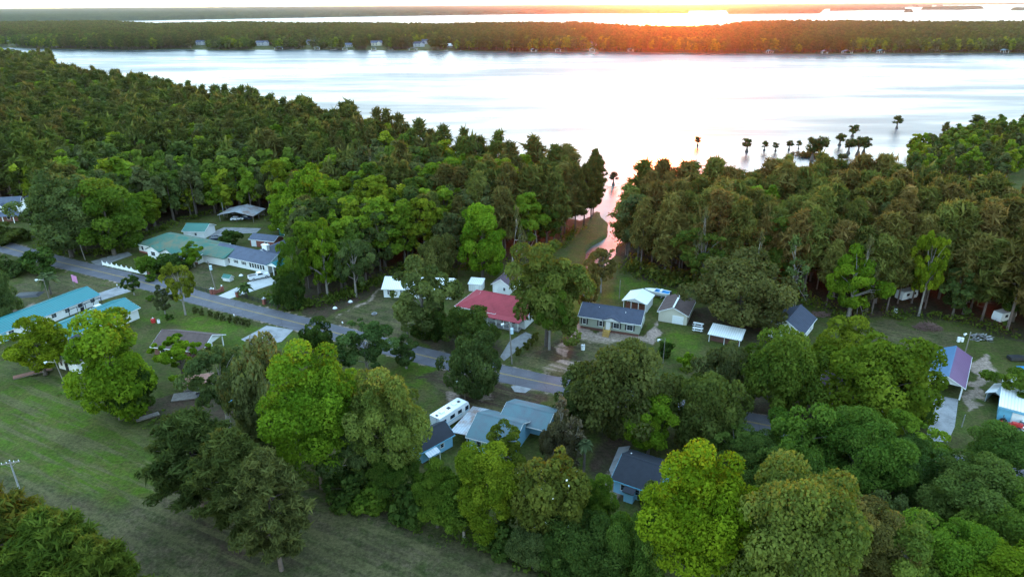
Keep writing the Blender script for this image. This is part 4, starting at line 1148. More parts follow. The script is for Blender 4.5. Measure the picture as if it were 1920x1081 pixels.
# white panel fence
a = Vector(at(193, 497)); b = Vector(at(276, 516))
d = b - a; n = 9; seg = d.length / n
rt = empty('panel_fence', (a.x, a.y, 0), math.atan2(d.y, d.x), 'white scalloped panel fence along the road before the green roofed house', 'fence')
for i in range(n):
    x0 = i * seg + 0.08; x1 = (i + 1) * seg - 0.08
    top = [(x0 + (x1 - x0) * t, 1.25 - 0.42 * math.sin(math.pi * t)) for t in (1, 0.8, 0.6, 0.4, 0.2, 0)]
    MB().prism([(x0, 0.08), (x1, 0.08)] + top, 'y', -0.03, 0.03).build('panel', X['white'], rt)
for i in range(n + 1):
    p_ = MB().box(i * seg - 0.075, i * seg + 0.075, -0.08, 0.08, -0.1, 1.4).build('post', X['white'], rt)
    MB().box(i * seg - 0.1, i * seg + 0.1, -0.105, 0.105, 1.403, 1.47).build('post_cap', X['white'], p_)

def iron_fence(A, B, n, label, piers):
    a = Vector(at(*A)); b = Vector(at(*B)); d = b - a; seg = d.length / n
    rt = empty('iron_fence', (a.x, a.y, 0), math.atan2(d.y, d.x), label, 'fence')
    for i in range(n):
        x0 = i * seg + 0.06; x1 = (i + 1) * seg - 0.06
        f = MB().box(x0, x1, -0.02, 0.02, 0.2, 0.26).box(x0, x1, -0.02, 0.02, 1.05, 1.11)
        k = int((x1 - x0) / 0.16)
        for j in range(k):
            xx = x0 + (j + 0.5) * (x1 - x0) / k
            f.box(xx - 0.012, xx + 0.012, -0.012, 0.012, 0.262, 1.048)
        f.build('panel', X['iron'], rt)
        MB().box(i * seg - 0.05, i * seg + 0.05, -0.05, 0.05, -0.1, 1.25).build('post', X['iron'], rt)
    for t in piers:
        p_ = MB().box(t * d.length - 0.35, t * d.length + 0.35, -0.42, 0.35, -0.1, 1.5).build('pier', X['brick'], rt)
        MB().box(t * d.length - 0.42, t * d.length + 0.42, -0.49, 0.42, 1.503, 1.62).build('pier_cap', X['old_concrete'], p_)
        MB().cyl((t * d.length, -0.03, 1.62), 0.16, 0.3, 'z', 8).build('lantern', X['white'], p_)
iron_fence((282, 518), (398, 551), 12, 'black iron fence left of the concrete driveway', (0.0, 1.0))
iron_fence((446, 556), (545, 583), 10, 'black iron fence right of the concrete driveway under the tall trees', (0.0, 0.52))
w_ = MB()
a = Vector(at(400, 552)); b = Vector(at(419, 545)); d = b - a
rt = empty('brick_gate_wall', (a.x, a.y, 0), math.atan2(d.y, d.x), 'low brick wall with white lanterns at the driveway entrance', 'wall')
MB().box(0, d.length, -0.15, 0.15, -0.1, 0.9).build('wall', X['brick'], rt)
for x in (0.3, d.length - 0.3):
    p_ = MB().box(x - 0.32, x + 0.32, -0.32, 0.32, -0.1, 1.45).build('pier', X['brick'], rt)
    MB().cyl((x, 0, 1.45), 0.18, 0.35, 'z', 8).build('lantern', X['white'], p_)
# wire fence with posts behind field
# flag on pole
b = at(141, 546)
rt = empty('flag', (b[0], b[1], 0), 0.3, 'pink flag on a slim pole in the yard beside the road', 'flag')
MB().tube([(0, 0, -0.2), (0, 0, 5.0)], [0.05, 0.035], 6).build('pole', X['chrome'], rt)
vs = []; fs = []
for i in range(7):
    for j in range(2):
        vs.append((0.05 + i * 0.19, 0.14 * math.sin(i * 1.1), 4.9 - j * 2.0 - i * 0.1))
for i in range(6):
    fs.append((2 * i, 2 * i + 1, 2 * i + 3, 2 * i + 2))
fl = MB().add(vs, fs).build('cloth', X['pink'], rt)
md = fl.modifiers.new('s', 'SOLIDIFY'); md.thickness = 0.02

# well houses, septic lids, mailboxes and the like
b = at(425, 525)
h = House('well_house', 'tiny well house with green gable roof on the ranch house lawn', (418, 526), (431, 528), 1.6, 0.9, X['white_siding'], cat='well house')
h.body('gx', 0.7, X['green_metal'], 0.15, fascia=X['white']); h.door('f', 1.0, 0.6, 0.8, z=0.02)
def small(name, x, y, label, cat, pieces, rz=0.0, group=None):
    p = at(x, y)
    rt = empty(name, (p[0], p[1], 0), rz, label, cat, group)
    for nm, mb_, mt in pieces:
        mb_.build(nm, X[mt], rt)
    return rt
def mailbox(x, y, label):
    m_ = MB().prism([(-0.12, 1.0), (0.12, 1.0), (0.12, 1.18), (0.07, 1.28), (-0.07, 1.28), (-0.12, 1.18)], 'y', -0.28, 0.28)
    return small('mailbox', x, y, label, 'mailbox', [('post', MB().box(-0.06, 0.06, -0.06, 0.06, -0.2, 1.0), 'old_wood'), ('box', m_, 'white'), ('flag', MB().box(0.125, 0.15, -0.05, 0.15, 1.2, 1.4), 'red')], 0.5, 'mailboxes along the road')
mailbox(440, 598, 'mailbox beside the road at the end of the shrub row')
mailbox(643, 612, 'mailbox beside the road near the sandy lane')
mailbox(221, 541, 'mailbox at the concrete drive of the turquoise buildings')
for x, y, lb in ((452, 517, 'flat white lid on the ranch house lawn'), (628, 578, 'white rounded marker beside the sandy lane, nearer the road'), (657, 566, 'flat white marker beside the sandy lane, farther from the road')):
    small('lawn_marker', x, y, lb, 'marker', [('base', MB().tube([(0, 0, -0.05), (0, 0, 0.3), (0, 0, 0.5)], [0.55, 0.5, 0.2], 10), 'white'), ('rim', MB().tube([(0, 0, 0.0), (0, 0, 0.08)], [0.7, 0.7], 10), 'old_concrete')])
# picnic tables
def table(x, y, label, rz, mat='old_wood'):
    rt = empty('picnic_table', (*at(x, y), 0), rz, label, 'picnic table', 'picnic tables near the cream garage')
    for i in range(4):
        MB().box(-1.2, 1.2, -0.4 + i * 0.2, -0.22 + i * 0.2, 0.72, 0.78).build('plank', X[mat], rt)
    for q in (-1, 1):
        MB().box(-1.2, 1.2, q * 0.75 - 0.14, q * 0.75 + 0.14, 0.42, 0.48).build('bench', X[mat], rt)
        MB().box(q * 0.8 - 0.06, q * 0.8 + 0.06, -0.85, 0.85, 0.32, 0.41).box(q * 0.8 - 0.05, q * 0.8 + 0.05, -0.5, -0.4, 0, 0.71).box(q * 0.8 - 0.05, q * 0.8 + 0.05, 0.4, 0.5, 0, 0.71).build('leg_frame', X[mat], rt)
table(1309, 611, 'picnic table right of the cream garage, farther of two', -0.45, 'white')
table(1308, 620, 'picnic table right of the cream garage, nearer of two', -0.35, 'white')
# bridge planks over the ditch
def bridge(x, y, label, rz, L=4.0, W=1.6, n=10, mat='red_wood'):
    rt = empty('foot_bridge', (*at(x, y), 0), rz, label, 'bridge')
    for q in (-1, 1):
        MB().box(-L / 2, L / 2, q * W * 0.4 - 0.08, q * W * 0.4 + 0.08, 0.02, 0.2).build('beam', X['old_wood'], rt)
    for i in range(n):
        x0 = -L / 2 + i * L / n
        MB().box(x0 + 0.015, x0 + L / n - 0.015, -W / 2, W / 2, 0.203, 0.26).build('plank', X[mat], rt)
bridge(797, 966, 'brown plank bridge across the ditch below the long shed', 0.75, 4.2, 1.9)
bridge(277, 782, 'grey plank bridge across the ditch by the dark green tree', 0.65, 4.0, 1.2, mat='old_wood')
bridge(62, 700, 'brown plank walkway crossing the ditch left of the lamp post', 0.62, 7.0, 1.5, 16)
# wooden yard structures left of the grey green tree
h = House('red_roof_shed', 'low shed with faded red metal roof beside a plank deck', (345, 735), (398, 728), 3.4, 1.7, X['old_wood'], cat='shed')
h.body('gx', 0.8, X['pink_metal'], 0.3); h.door('f', 2.0, 0.9, 1.5, 'old_wood')
rt = empty('plank_deck', (*at(352, 743), 0), 0.25, 'grey plank deck with a bench in the shady yard', 'deck')
for i in range(14):
    MB().box(-2.8 + i * 0.36, -2.8 + i * 0.36 + 0.33, -1.5, 1.5, 0.2, 0.27).build('plank', X['old_wood'], rt)
MB().box(-2.8, 2.2, -1.4, -1.2, 0, 0.197).box(-2.8, 2.2, 1.2, 1.4, 0, 0.197).build('beam', X['old_wood'], rt)
rt = empty('flat_trailer', (*at(392, 742), 0), 0.55, 'dark flat trailer beside the plank deck', 'trailer')
MB().box(-2.2, 2.2, -0.9, 0.9, 0.55, 0.68).build('bed', X['black'], rt)
MB().box(2.2, 3.4, -0.05, 0.05, 0.5, 0.6).build('tongue', X['iron'], rt)
for q in (-1, 1):
    MB().box(-2.2, 2.2, q * 0.9 - 0.03, q * 0.9 + 0.03, 0.683, 0.95).build('side_rail', X['iron'], rt)
wheels(rt, [(-0.4, -1.02), (-0.4, 1.02)], 0.34, 0.2)
small('red_tank', 288, 604, 'small red tank with a grey lid near the green lawn', 'tank', [('tank', MB().tube([(0, 0, 0), (0, 0, 0.9), (0, 0, 1.1)], [0.55, 0.55, 0.3], 10), 'red'), ('lid', MB().cyl((0, 0, 1.1), 0.2, 0.12), 'chrome')])
small('white_drum', 298, 605, 'white drum beside the small red tank', 'drum', [('drum', MB().cyl((0, 0, 0), 0.32, 0.85), 'white'), ('rim', MB().cyl((0, 0, 0.853), 0.34, 0.05), 'chrome')])
small('fire_pit', 702, 589, 'dark ring fire pit on the lawn before the white house', 'fire pit', [('ring', MB().tube([(0.6 * math.cos(t), 0.6 * math.sin(t), 0.2) for t in np.linspace(0, 6.28, 13)], [0.16] * 13, 5), 'old_concrete'), ('ash', MB().cyl((0, 0, 0), 0.5, 0.1), 'black')])
rt = empty('tarp_cover', (*at(53, 553), 0), 0.2, 'dark tarp over a low pile in the dry yard', 'tarp')
MB().add([(-3.4, -1.8, 0.02), (3.2, -2.0, 0.02), (3.5, 1.7, 0.02), (-3.1, 2.0, 0.02), (-2.4, -1.1, 0.4), (2.3, -1.2, 0.5), (2.5, 1.1, 0.4), (-2.2, 1.2, 0.5)], [(4, 5, 6, 7), (0, 1, 5, 4), (1, 2, 6, 5), (2, 3, 7, 6), (3, 0, 4, 7), (3, 2, 1, 0)]).build('tarp', X['iron'], rt)
for x, y, lb in ((1679, 585, 'white tank glimpsed at the foot of the right woods'), (1800, 640, 'pair of white drums at the scrap yard'), (1810, 688, 'white drum against the violet carport wall'), (1093, 655, 'blue grey drum on the sand left of the sage green home')):
    small('drum', x, y, lb, 'drum', [('drum', MB().cyl((-0.4, 0, 0), 0.35, 1.1), 'white'), ('drum', MB().cyl((0.45, 0.1, 0), 0.35, 0.9), 'white')] if 'pair' in lb else [('drum', MB().cyl((0, 0, 0), 0.45, 1.1), 'white'), ('lid', MB().cyl((0, 0, 1.103), 0.47, 0.06), 'chrome')])
# caravans glimpsed behind the right pines
for x, y, lb in ((1698, 560, 'white caravan glimpsed between trunks in the right woods'), (1880, 600, 'white camper behind the pine trunks at the right edge'), (1905, 575, 'second white camper deeper in the pines at the right edge')):
    c = at(x, y)
    rt = empty('caravan', (c[0], c[1], 0), 0.4, lb, 'caravan')
    MB().prism([(-2.8, 0.5), (2.6, 0.5), (2.9, 1.2), (2.5, 2.6), (-2.6, 2.6), (-2.9, 1.2)], 'y', -1.1, 1.1).build('body', X['car_white'], rt)
    for q in (-1.4, 0.9):
        MB().box(q, q + 1.0, -1.13, -1.09, 1.4, 2.1).build('window', X['glass'], rt)
    wheels(rt, [(0, -1.0), (0, 1.0)], 0.33)
# brush and scrap piles
def pile(x, y, label, name, mat, R, Hh, n, seed, cat):
    rr = random.Random(seed)
    m_ = MB()
    for i in range(n):
        a_, r_ = rr.uniform(0, 6.283), R * math.sqrt(rr.random())
        px_, py_ = r_ * math.cos(a_), r_ * math.sin(a_) * 0.6
        zz = Hh * (1 - (r_ / R) ** 2) * rr.uniform(0.3, 1)
        dx, dy, dz = rr.uniform(-1, 1), rr.uniform(-1, 1), rr.uniform(-0.35, 0.35)
        l_ = rr.uniform(0.5, 1.3)
        if name == 'brush_pile':
            m_.tube([(px_ - dx * l_, py_ - dy * l_, max(0, zz - dz * l_)), (px_ + dx * l_, py_ + dy * l_, max(0.02, zz + dz * l_))], [0.06, 0.02], 4)
        else:
            m_.add([(px_ - l_ * .5, py_, zz), (px_ + l_ * dx * .5, py_ - l_ * .4, zz + .1), (px_ + l_ * .5, py_ + l_ * dy * .3, zz + dz), (px_ + dx * .2, py_ + l_ * .45, zz - .1)], [(0, 1, 2, 3)])
    o = m_.build(name, X[mat], None)
    p = at(x, y); o.location = (p[0], p[1], 0)
    return tag(o, label, cat, None, None)
pile(1739, 615, 'brown pile of dead brush on the mown grass before the right pines', 'brush_pile', 'brush', 3.0, 1.6, 260, 3, 'brush pile')
pile(1838, 634, 'heap of pale scrap and boards at the foot of the right pines', 'scrap_pile', 'scrap', 2.8, 1.0, 90, 4, 'scrap heap')
pile(1540, 590, 'low log and brush pile at the edge of the right woods', 'brush_pile', 'brush', 2.5, 0.7, 120, 5, 'brush pile')
b_ = MB().box(-0.9, 0.9, -0.5, 0.5, 0.02, 0.5).box(-0.9, 0.9, -0.5, -0.42, 0.5, 0.7).build('plastic_bin', X['blue'], None)
b_.location = (*at(1915, 692), 0); tag(b_, 'bright blue plastic bin at the right edge of the scrap yard', 'bin')
b_ = MB().prism([(-1.8, 0.3), (1.8, 0.3), (1.9, 0.8), (0.4, 1.0), (-1.8, 0.95)], 'y', -0.8, 0.8).build('utility_trailer', X['iron'], None)
b_.location = (*at(1906, 675), 0); tag(b_, 'black utility trailer in the weedy yard at the right edge', 'trailer')
# row of shrub hedge rails are planted later with the trees

# ------------------------------------------------------------------ trees
def unit(v):
    return v / (np.linalg.norm(v, axis=-1, keepdims=True) + 1e-9)

def leaf_mesh(name, C, Rb, n, size, rs, center, mat, up=0.25, jit=0.55, flat=1.0, long=1.0, shell=(0.72, 1.08), keep=-0.35, extra_mat=None, extra_n=0, wide=0.42):
    """n leaf sprays over the outsides of the clumps C with radii Rb"""
    w = (Rb[:, 0] * Rb[:, 1]); w = w / w.sum()
    k = rs.choice(len(C), n, p=w)
    d = unit(rs.normal(size=(n, 3)))
    o = unit(C[k] - center)
    f = (d * o).sum(1) < keep
    d[f] = -d[f]
    pos = C[k] + d * Rb[k] * rs.uniform(shell[0], shell[1], (n, 1))
    nr = unit(d * 0.7 + np.array([0, 0, up]) + rs.normal(size=(n, 3)) * jit)
    t = unit(np.cross(nr, rs.normal(size=(n, 3))))
    b = np.cross(nr, t)
    s = size * np.exp(rs.normal(-0.05, 0.33, (n, 1)))
    a1 = s * 0.62 * long; a2 = s * wide
    bend = nr * s * rs.uniform(-0.15, 0.25, (n, 1))
    V = np.stack([pos - t * a1, pos - b * a2 * rs.uniform(0.7, 1.3, (n, 1)) + bend, pos + t * a1 * rs.uniform(0.6, 1.1, (n, 1)), pos + b * a2 + bend], 1).reshape(-1, 3)
    ct = rs.uniform(0, 1, len(C))
    tint = np.clip(0.55 * ct[k] + 0.2 + rs.normal(0, 0.10, n), 0, 1)
    m = bpy.data.meshes.new(name)
    m.vertices.add(len(V)); m.vertices.foreach_set('co', V.ravel())
    m.loops.add(4 * n); m.loops.foreach_set('vertex_index', np.arange(4 * n))
    m.polygons.add(n); m.polygons.foreach_set('loop_start', np.arange(n) * 4)
    at_ = m.attributes.new('tint', 'FLOAT', 'FACE'); at_.data.foreach_set('value', tint.astype(np.float32))
    m.materials.append(mat)
    if extra_mat is not None:
        m.materials.append(extra_mat)
        mi = np.zeros(n, np.int32); mi[rs.choice(n, extra_n, replace=False)] = 1
        m.polygons.foreach_set('material_index', mi)
    m.update()
    return m

def limb_mesh(name, H, r0, ends, mat, fork=0.3, seg=7, rs=None, top=0.9, lean=(0, 0)):
    m_ = MB()
    tz = H * top
    P = [Vector((lean[0] * t * t, lean[1] * t * t, tz * t)) for t in (0, 0.02, 0.25, 0.5, 0.75, 1.0)]
    P[0].z = -0.4
    m_.tube(P, [r0 * 1.6, r0 * 1.25, r0, r0 * 0.8, r0 * 0.5, r0 * 0.12], seg)
    for e in ends:
        e = Vector(e)
        z0 = max(fork * H, min(e.z * 0.62, tz * 0.85))
        t = z0 / tz
        s0 = Vector((lean[0] * t * t, lean[1] * t * t, z0))
        mid = s0.lerp(e, 0.5) + Vector((0, 0, (e - s0).length * 0.08))
        rr = r0 * 0.42 * (1 - t * 0.5)
        m_.tube([s0, mid, e], [rr, rr * 0.6, rr * 0.15], 5, cap=False)
    m = m_.mesh(name)
    m.materials.append(mat)
    m.polygons.foreach_set('use_smooth', [True] * len(m.polygons))
    return m

PROTO = {}
def broadleaf(key, H, R, zb, nb, nl, size, seed, bark='bark', squash=1.0, blob=(0.26, 0.40), top_bias=0.0, mat='leaf', keep=-0.35, limbs=8, flower=0, trunk_r=0.35, full=1.25):
    rs = np.random.default_rng(seed)
    cz = (H + zb) / 2; hz = (H - zb) / 2
    # boughs first, then leaf clumps gathered round each bough
    nbo = max(6, int(nb / 5))
    ga = rs.uniform(0, 6.28) + np.arange(nbo) * 2.39996 + rs.normal(0, 0.25, nbo)
    gz = np.clip(np.linspace(-0.8, 0.92, nbo) + rs.normal(0, 0.10, nbo) + top_bias, -0.9, 0.95)
    prof = np.sqrt(np.clip(1 - np.clip(gz, -0.55, 1) ** 2, 0.05, 1)) * np.where(gz < -0.55, 0.85, 1.0)
    rad = prof * rs.uniform(0.38, 0.78, nbo)
    G = np.stack([np.cos(ga) * rad, np.sin(ga) * rad, gz * 0.74], 1)
    gs = rs.uniform(0.26, 0.46, nbo) * full
    pick = np.concatenate([np.arange(nbo).repeat(3), rs.integers(0, nbo, max(0, nb - 3 * nbo))])
    nb = len(pick)
    off = unit(rs.normal(size=(nb, 3))) * rs.uniform(0.35, 1.0, (nb, 1)) * gs[pick][:, None]
    off[:, 2] *= 0.8
    C = (G[pick] + off) * np.array([R, R, hz]) + np.array([0, 0, cz])
    b = (gs[pick] * rs.uniform(0.38, 0.78, nb))[:, None] * min(R, hz * 1.15) * (blob[1] / 0.40)
    f = R / np.percentile(np.hypot(C[:, 0], C[:, 1]) + b[:, 0] * 0.9, 94)
    C[:, :2] *= f; b = b * f
    Rb = np.concatenate([b, b, b * 0.8 * squash], 1)
    C[:, 2] += H - (C[:, 2] + Rb[:, 2]).max()
    C[:, 2] = np.maximum(C[:, 2], zb * 0.6 + Rb[:, 2] * 0.7)
    ctr = np.array([0, 0, zb + (H - zb) * 0.3])
    ex = (X['petal'], flower) if flower else (None, 0)
    crown = leaf_mesh('crown', C, Rb, nl, size, rs, ctr, X[mat], keep=keep, extra_mat=ex[0], extra_n=ex[1])
    ends = C[rs.choice(nb, min(limbs, nb), replace=False)]
    trunk = limb_mesh('trunk', H, trunk_r, ends, X[bark], fork=zb / H * 0.8, top=0.72)
    PROTO.setdefault(key, []).append((trunk, crown, H, R))

def pine(key, H, R, zb, nw, nl, size, seed, bark='pine_bark', mat='needle', trunk_r=0.28, dense=3, seg=6, tuft=1.0):
    rs = np.random.default_rng(seed)
    C = []; Rb = []; ends = []
    ph = rs.uniform(0, 6.28)
    for i in range(nw):
        t = (i + rs.uniform(-0.3, 0.3)) / (nw - 1); t = min(max(t, 0), 1)
        z = zb + (H - 0.7 - zb) * t
        prof = (1 - t ** 2.4) * (0.6 + 0.4 * min(1, t * 3.0)) + 0.12
        ln = R * prof * rs.uniform(0.65, 1.12)
        a = ph + i * 2.4 + rs.uniform(-0.4, 0.4)
        up = rs.uniform(0.05, 0.35)
        e = np.array([math.cos(a) * ln, math.sin(a) * ln, z + up * ln])
        ends.append(e)
        for j in range(dense):
            f = 0.35 + 0.65 * (j + 1) / dense
            c = np.array([math.cos(a) * ln * f, math.sin(a) * ln * f, z + up * ln * f + 0.25]) + rs.normal(size=3) * 0.25 * tuft
            q = rs.uniform(0.55, 0.95) * tuft * (0.6 + 0.12 * R)
            C.append(c); Rb.append((q, q, q * 0.62))
    C.append((0, 0, H - 0.6)); Rb.append((0.8 * tuft, 0.8 * tuft, 0.9))
    C = np.array(C); Rb = np.array(Rb)
    crown = leaf_mesh('crown', C, Rb, nl, size, rs, np.array([0, 0, zb - 2]), X[mat], up=0.35, jit=0.8, long=2.2, shell=(0.15, 1.2), keep=-2, wide=0.24)
    m_ = MB()
    m_.tube([(0, 0, -0.4), (0, 0, 0.3), (0.1, 0, H * 0.4), (-0.05, 0.1, H * 0.75), (0, 0, H - 0.5)], [trunk_r * 1.5, trunk_r * 1.15, trunk_r * 0.85, trunk_r * 0.5, 0.05], seg)
    for e in ends:
        rr = 0.09
        m_.tube([(0, 0, e[2] - 0.22 * math.hypot(e[0], e[1])), tuple(e)], [rr, 0.03], 4, cap=False)
    for k in range(6):       # dead stubs under the crown
        a = rs.uniform(0, 6.28); z = zb * rs.uniform(0.6, 1.0); l_ = rs.uniform(0.6, 1.8)
        m_.tube([(0, 0, z), (math.cos(a) * l_, math.sin(a) * l_, z + 0.3)], [0.05, 0.015], 3, cap=False)
    trunk = m_.mesh('trunk'); trunk.materials.append(X[bark])
    PROTO.setdefault(key, []).append((trunk, crown, H, R))

def cypress(key, H, R, nl, size, seed):
    rs = np.random.default_rng(seed)
    n = 26
    C = []; Rb = []; ends = []
    for i in range(n):
        a = rs.uniform(0, 6.28); t = rs.uniform(0, 1)
        ln = R * rs.uniform(0.25, 0.85) * (1.0 - 0.35 * t)
        z = H * (0.40 + 0.52 * t)
        c = (math.cos(a) * ln, math.sin(a) * ln, z)
        C.append(c); q = rs.uniform(0.26, 0.46) * R; Rb.append((q, q, q * 0.6)); ends.append(c)
    crown = leaf_mesh('crown', np.array(C), np.array(Rb), nl, size, rs, np.array([0, 0, H * 0.3]), X['needle'], up=0.4, keep=-2, shell=(0.2, 1.1))
    m_ = MB()
    m_.tube([(0, 0, -2.4), (0, 0, 0.2), (0, 0, H * 0.22), (0.1, 0, H * 0.6), (0, 0, H * 0.93)], [R * 0.42, R * 0.30, R * 0.13, R * 0.09, R * 0.03], 7)
    for e in ends[::2]:
        m_.tube([(0, 0, e[2] - 0.25 * math.hypot(e[0], e[1]) - 0.3), e], [0.1, 0.03], 4, cap=False)
    t = m_.mesh('trunk'); t.materials.append(X['bark'])
    PROTO.setdefault(key, []).append((t, crown, H, R))

def bare(key, H, R, nl, size, seed):
    """half dead tree: pale branching limbs, thin leaves"""
    rs = np.random.default_rng(seed)
    m_ = MB(); tips = []
    def grow(p, d, l_, r, k):
        q = p + d * l_
        m_.tube([tuple(p), tuple((p + q) / 2 + rs.normal(size=3) * l_ * 0.06), tuple(q)], [r, r * 0.8, r * 0.6], 5, cap=False)
        if k == 0:
            tips.append(q); return
        for _ in range(3 if k > 1 else 2):
            nd_ = unit(d + rs.normal(size=3) * 0.55 + np.array([0, 0, 0.12]))
            grow(q, nd_, l_ * rs.uniform(0.6, 0.8), r * 0.58, k - 1)
    grow(np.array([0, 0, -0.3]), np.array([0, 0.0, 1.0]), H * 0.3, 0.3, 4)
    T = np.array(tips)
    T[:, :2] *= R / (np.abs(T[:, :2]).max() + 1e-6) * 0.9
    t = m_.mesh('trunk')
    co = np.array([v.co for v in t.vertices])
    s = R * 0.9 / max(np.abs(co[:, :2]).max(), 1e-6)
    co[:, :2] *= np.where(co[:, 2:3] > H * 0.28, s, 1.0); co[:, 2] *= H / co[:, 2].max()
    t.vertices.foreach_set('co', co.ravel())
    T[:, 2] *= H / T[:, 2].max()
    t.materials.append(X['pale_bark'])
    q = rs.uniform(0.5, 1.0, (len(T), 1))
    crown = leaf_mesh('crown', T, np.concatenate([q, q, q * 0.7], 1), nl, size, rs, np.array([0, 0, H * 0.3]), X['leaf'], keep=-2, shell=(0.2, 1.1))
    PROTO.setdefault(key, []).append((t, crown, H, R))

# near prototypes (fine leaves)
for s in range(3):
    broadleaf('oak', 12, 7.5, 1.6, 90, 22000, 0.37, 100 + s, limbs=9)
    broadleaf('maple', 18, 7.0, 2.2, 95, 23000, 0.39, 120 + s, blob=(0.24, 0.36), limbs=9)
broadleaf('magnolia', 14, 6.0, 0.8, 95, 17000, 0.38, 140, flower=70)
broadleaf('mimosa', 7, 6.5, 3.2, 60, 13000, 0.30, 141, squash=0.55, top_bias=0.35, limbs=12)
for s in range(2):
    broadleaf('airy', 16, 6.0, 3.0, 60, 14000, 0.36, 145 + s, blob=(0.20, 0.30), bark='pale_bark', limbs=14)
    pine('yardpine', 18, 5.0, 4.0, 64, 26000, 0.36, 150 + s, dense=4, tuft=0.82)
bare('bare', 14, 6.0, 1500, 0.4, 160)
# the nearest trees, with the finest leaves
for s in range(2):
    broadleaf('oak_fine', 17, 8.5, 1.8, 120, 44000, 0.30, 170 + s, limbs=14, full=1.08)
    broadleaf('maple_fine', 20, 7.0, 2.0, 115, 42000, 0.29, 174 + s, limbs=14, full=1.08)
pine('pine_fine', 20, 5.2, 4.5, 70, 34000, 0.34, 178, dense=4, tuft=0.85)
# forest prototypes
for s in range(6):
    pine('pine', 23, 4.4, 4.5 + 0.9 * s, 44, 6200, 0.66, 200 + s, dense=3, tuft=1.45)
    broadleaf('forestleaf', 19, 5.2, 3.0, 60, 5800, 0.64, 220 + s, limbs=6)
for s in range(3):
    pine('pine_far', 23, 4.4, 6.0, 20, 1000, 1.30, 240 + s, dense=2, seg=4, tuft=1.7)
    broadleaf('leaf_far', 19, 5.4, 3.0, 36, 1200, 1.30, 260 + s, limbs=3)
for s in range(3):
    cypress('cypress', 8, 3.4, 2200, 0.46, 300 + s)
# shrubs
for s in range(3):
    broadleaf('shrub', 1.5, 0.95, 0.05, 14, 420, 0.26, 320 + s, limbs=3, trunk_r=0.05, blob=(0.34, 0.5))
    broadleaf('bush', 4.2, 2.6, 0.1, 45, 2600, 0.36, 330 + s, limbs=5, trunk_r=0.12, blob=(0.3, 0.46))

rtree = random.Random(77)
def put_tree(key, loc, H, R, col, label, name='broadleaf_tree', group=None, cat='tree', rz=None, var=None):
    P = PROTO[key]
    t, c, H0, R0 = P[var % len(P)] if var is not None else rtree.choice(P)
    rt = empty(name, (loc[0], loc[1], loc[2] if len(loc) > 2 else 0.0), rtree.uniform(0, 6.28) if rz is None else rz, label, cat, group)
    rt.scale = (R / R0, R / R0, H / H0)
    for nm, me in (('trunk', t), ('crown', c)):
        o = bpy.data.objects.new(nm, me)
        COL.objects.link(o); o.parent = rt
        if nm == 'crown':
            o.color = (*col, 1)
    return rt

def T(key, xb, yb, yt, w, col, label, name='broadleaf_tree', k=1.02, group=None, var=None, hmul=1.0):
    return put_tree(key, at(xb, yb), height_at(xb, yb, yt) * hmul, px_m(xb, yb, w) / 2 * k, col, label, name, group, var=var)

YEL = (0.100, 0.150, 0.012); BRI = (0.085, 0.155, 0.014); GRN = (0.055, 0.105, 0.016); DRK = (0.032, 0.062, 0.016)
OLV = (0.070, 0.090, 0.022); GRY = (0.070, 0.092, 0.040); SAGE = (0.058, 0.092, 0.036); BRN = (0.105, 0.095, 0.035); PIN = (0.058, 0.068, 0.022); DPIN = (0.038, 0.056, 0.022)
LIME = (0.078, 0.155, 0.014)

T('maple', 85, 700, 585, 88, YEL, 'small yellow green tree between the turquoise roofs and the ditch', 'maple_tree', var=0)
T('maple', 228, 785, 575, 140, BRI, 'big bright green tree covering the turquoise hall and brown cabin', 'maple_tree', var=1)
T('oak', 252, 782, 672, 85, DRK, 'dense dark green tree beside the grey plank bridge', var=0)
T('mimosa', 348, 722, 640, 130, BRI, 'flat spreading light green tree over the red roofed low shed', 'mimosa_tree')
T('airy', 430, 800, 640, 110, SAGE, 'grey green tree left of the tall bright maple, shading the blue boat', var=0)
T('oak', 505, 850, 628, 130, GRY, 'silvery grey green tree just left of the tall bright maple', var=1)
T('maple_fine', 605, 910, 636, 172, LIME, 'tallest bright lime green maple at the middle of the near row', 'maple_tree', var=2)
T('maple_fine', 735, 925, 682, 150, (0.085, 0.125, 0.032), 'pale green tree right of the tall bright maple', 'maple_tree', var=0)
T('airy', 690, 915, 770, 120, SAGE, 'grey green understory tree below the pale green maple', var=1)
T('oak', 598, 660, 596, 64, DRK, 'small dark tree at the roadside left of the lawn', var=1)
T('airy', 690, 712, 602, 105, (0.045, 0.085, 0.03), 'dark green tree on the near side of the road before the white house', var=0)
T('airy', 762, 690, 628, 60, (0.05, 0.085, 0.03), 'slim dark tree on the near side of the road, right of the dark green tree', var=1)
T('oak', 888, 740, 632, 112, (0.045, 0.072, 0.026), 'dark round oak standing on the near edge of the road', 'oak_tree', var=2)
T('oak', 880, 648, 574, 108, (0.042, 0.072, 0.018), 'wide dark live oak in front of the red roofed house', 'oak_tree', var=0)
T('airy', 795, 634, 476, 132, (0.075, 0.105, 0.038), 'tall airy grey green tree hiding the white house', var=1)
T('oak', 815, 640, 552, 54, DRK, 'dark low tree between the white house and the live oak', var=1)
T('oak', 820, 525, 440, 78, (0.072, 0.088, 0.030), 'rounded olive tree behind the white house', 'oak_tree', var=2)
T('maple', 905, 520, 382, 98, LIME, 'tall bright green tree on the wood edge behind the red roofed house', 'maple_tree', var=1)
T('maple', 1025, 648, 447, 150, (0.070, 0.100, 0.026), 'huge olive brown oak between the red roofed house and sage green home', 'oak_tree', var=2)
T('airy', 1030, 655, 520, 70, GRN, 'green side trunk tree in front of the huge olive oak', var=0)
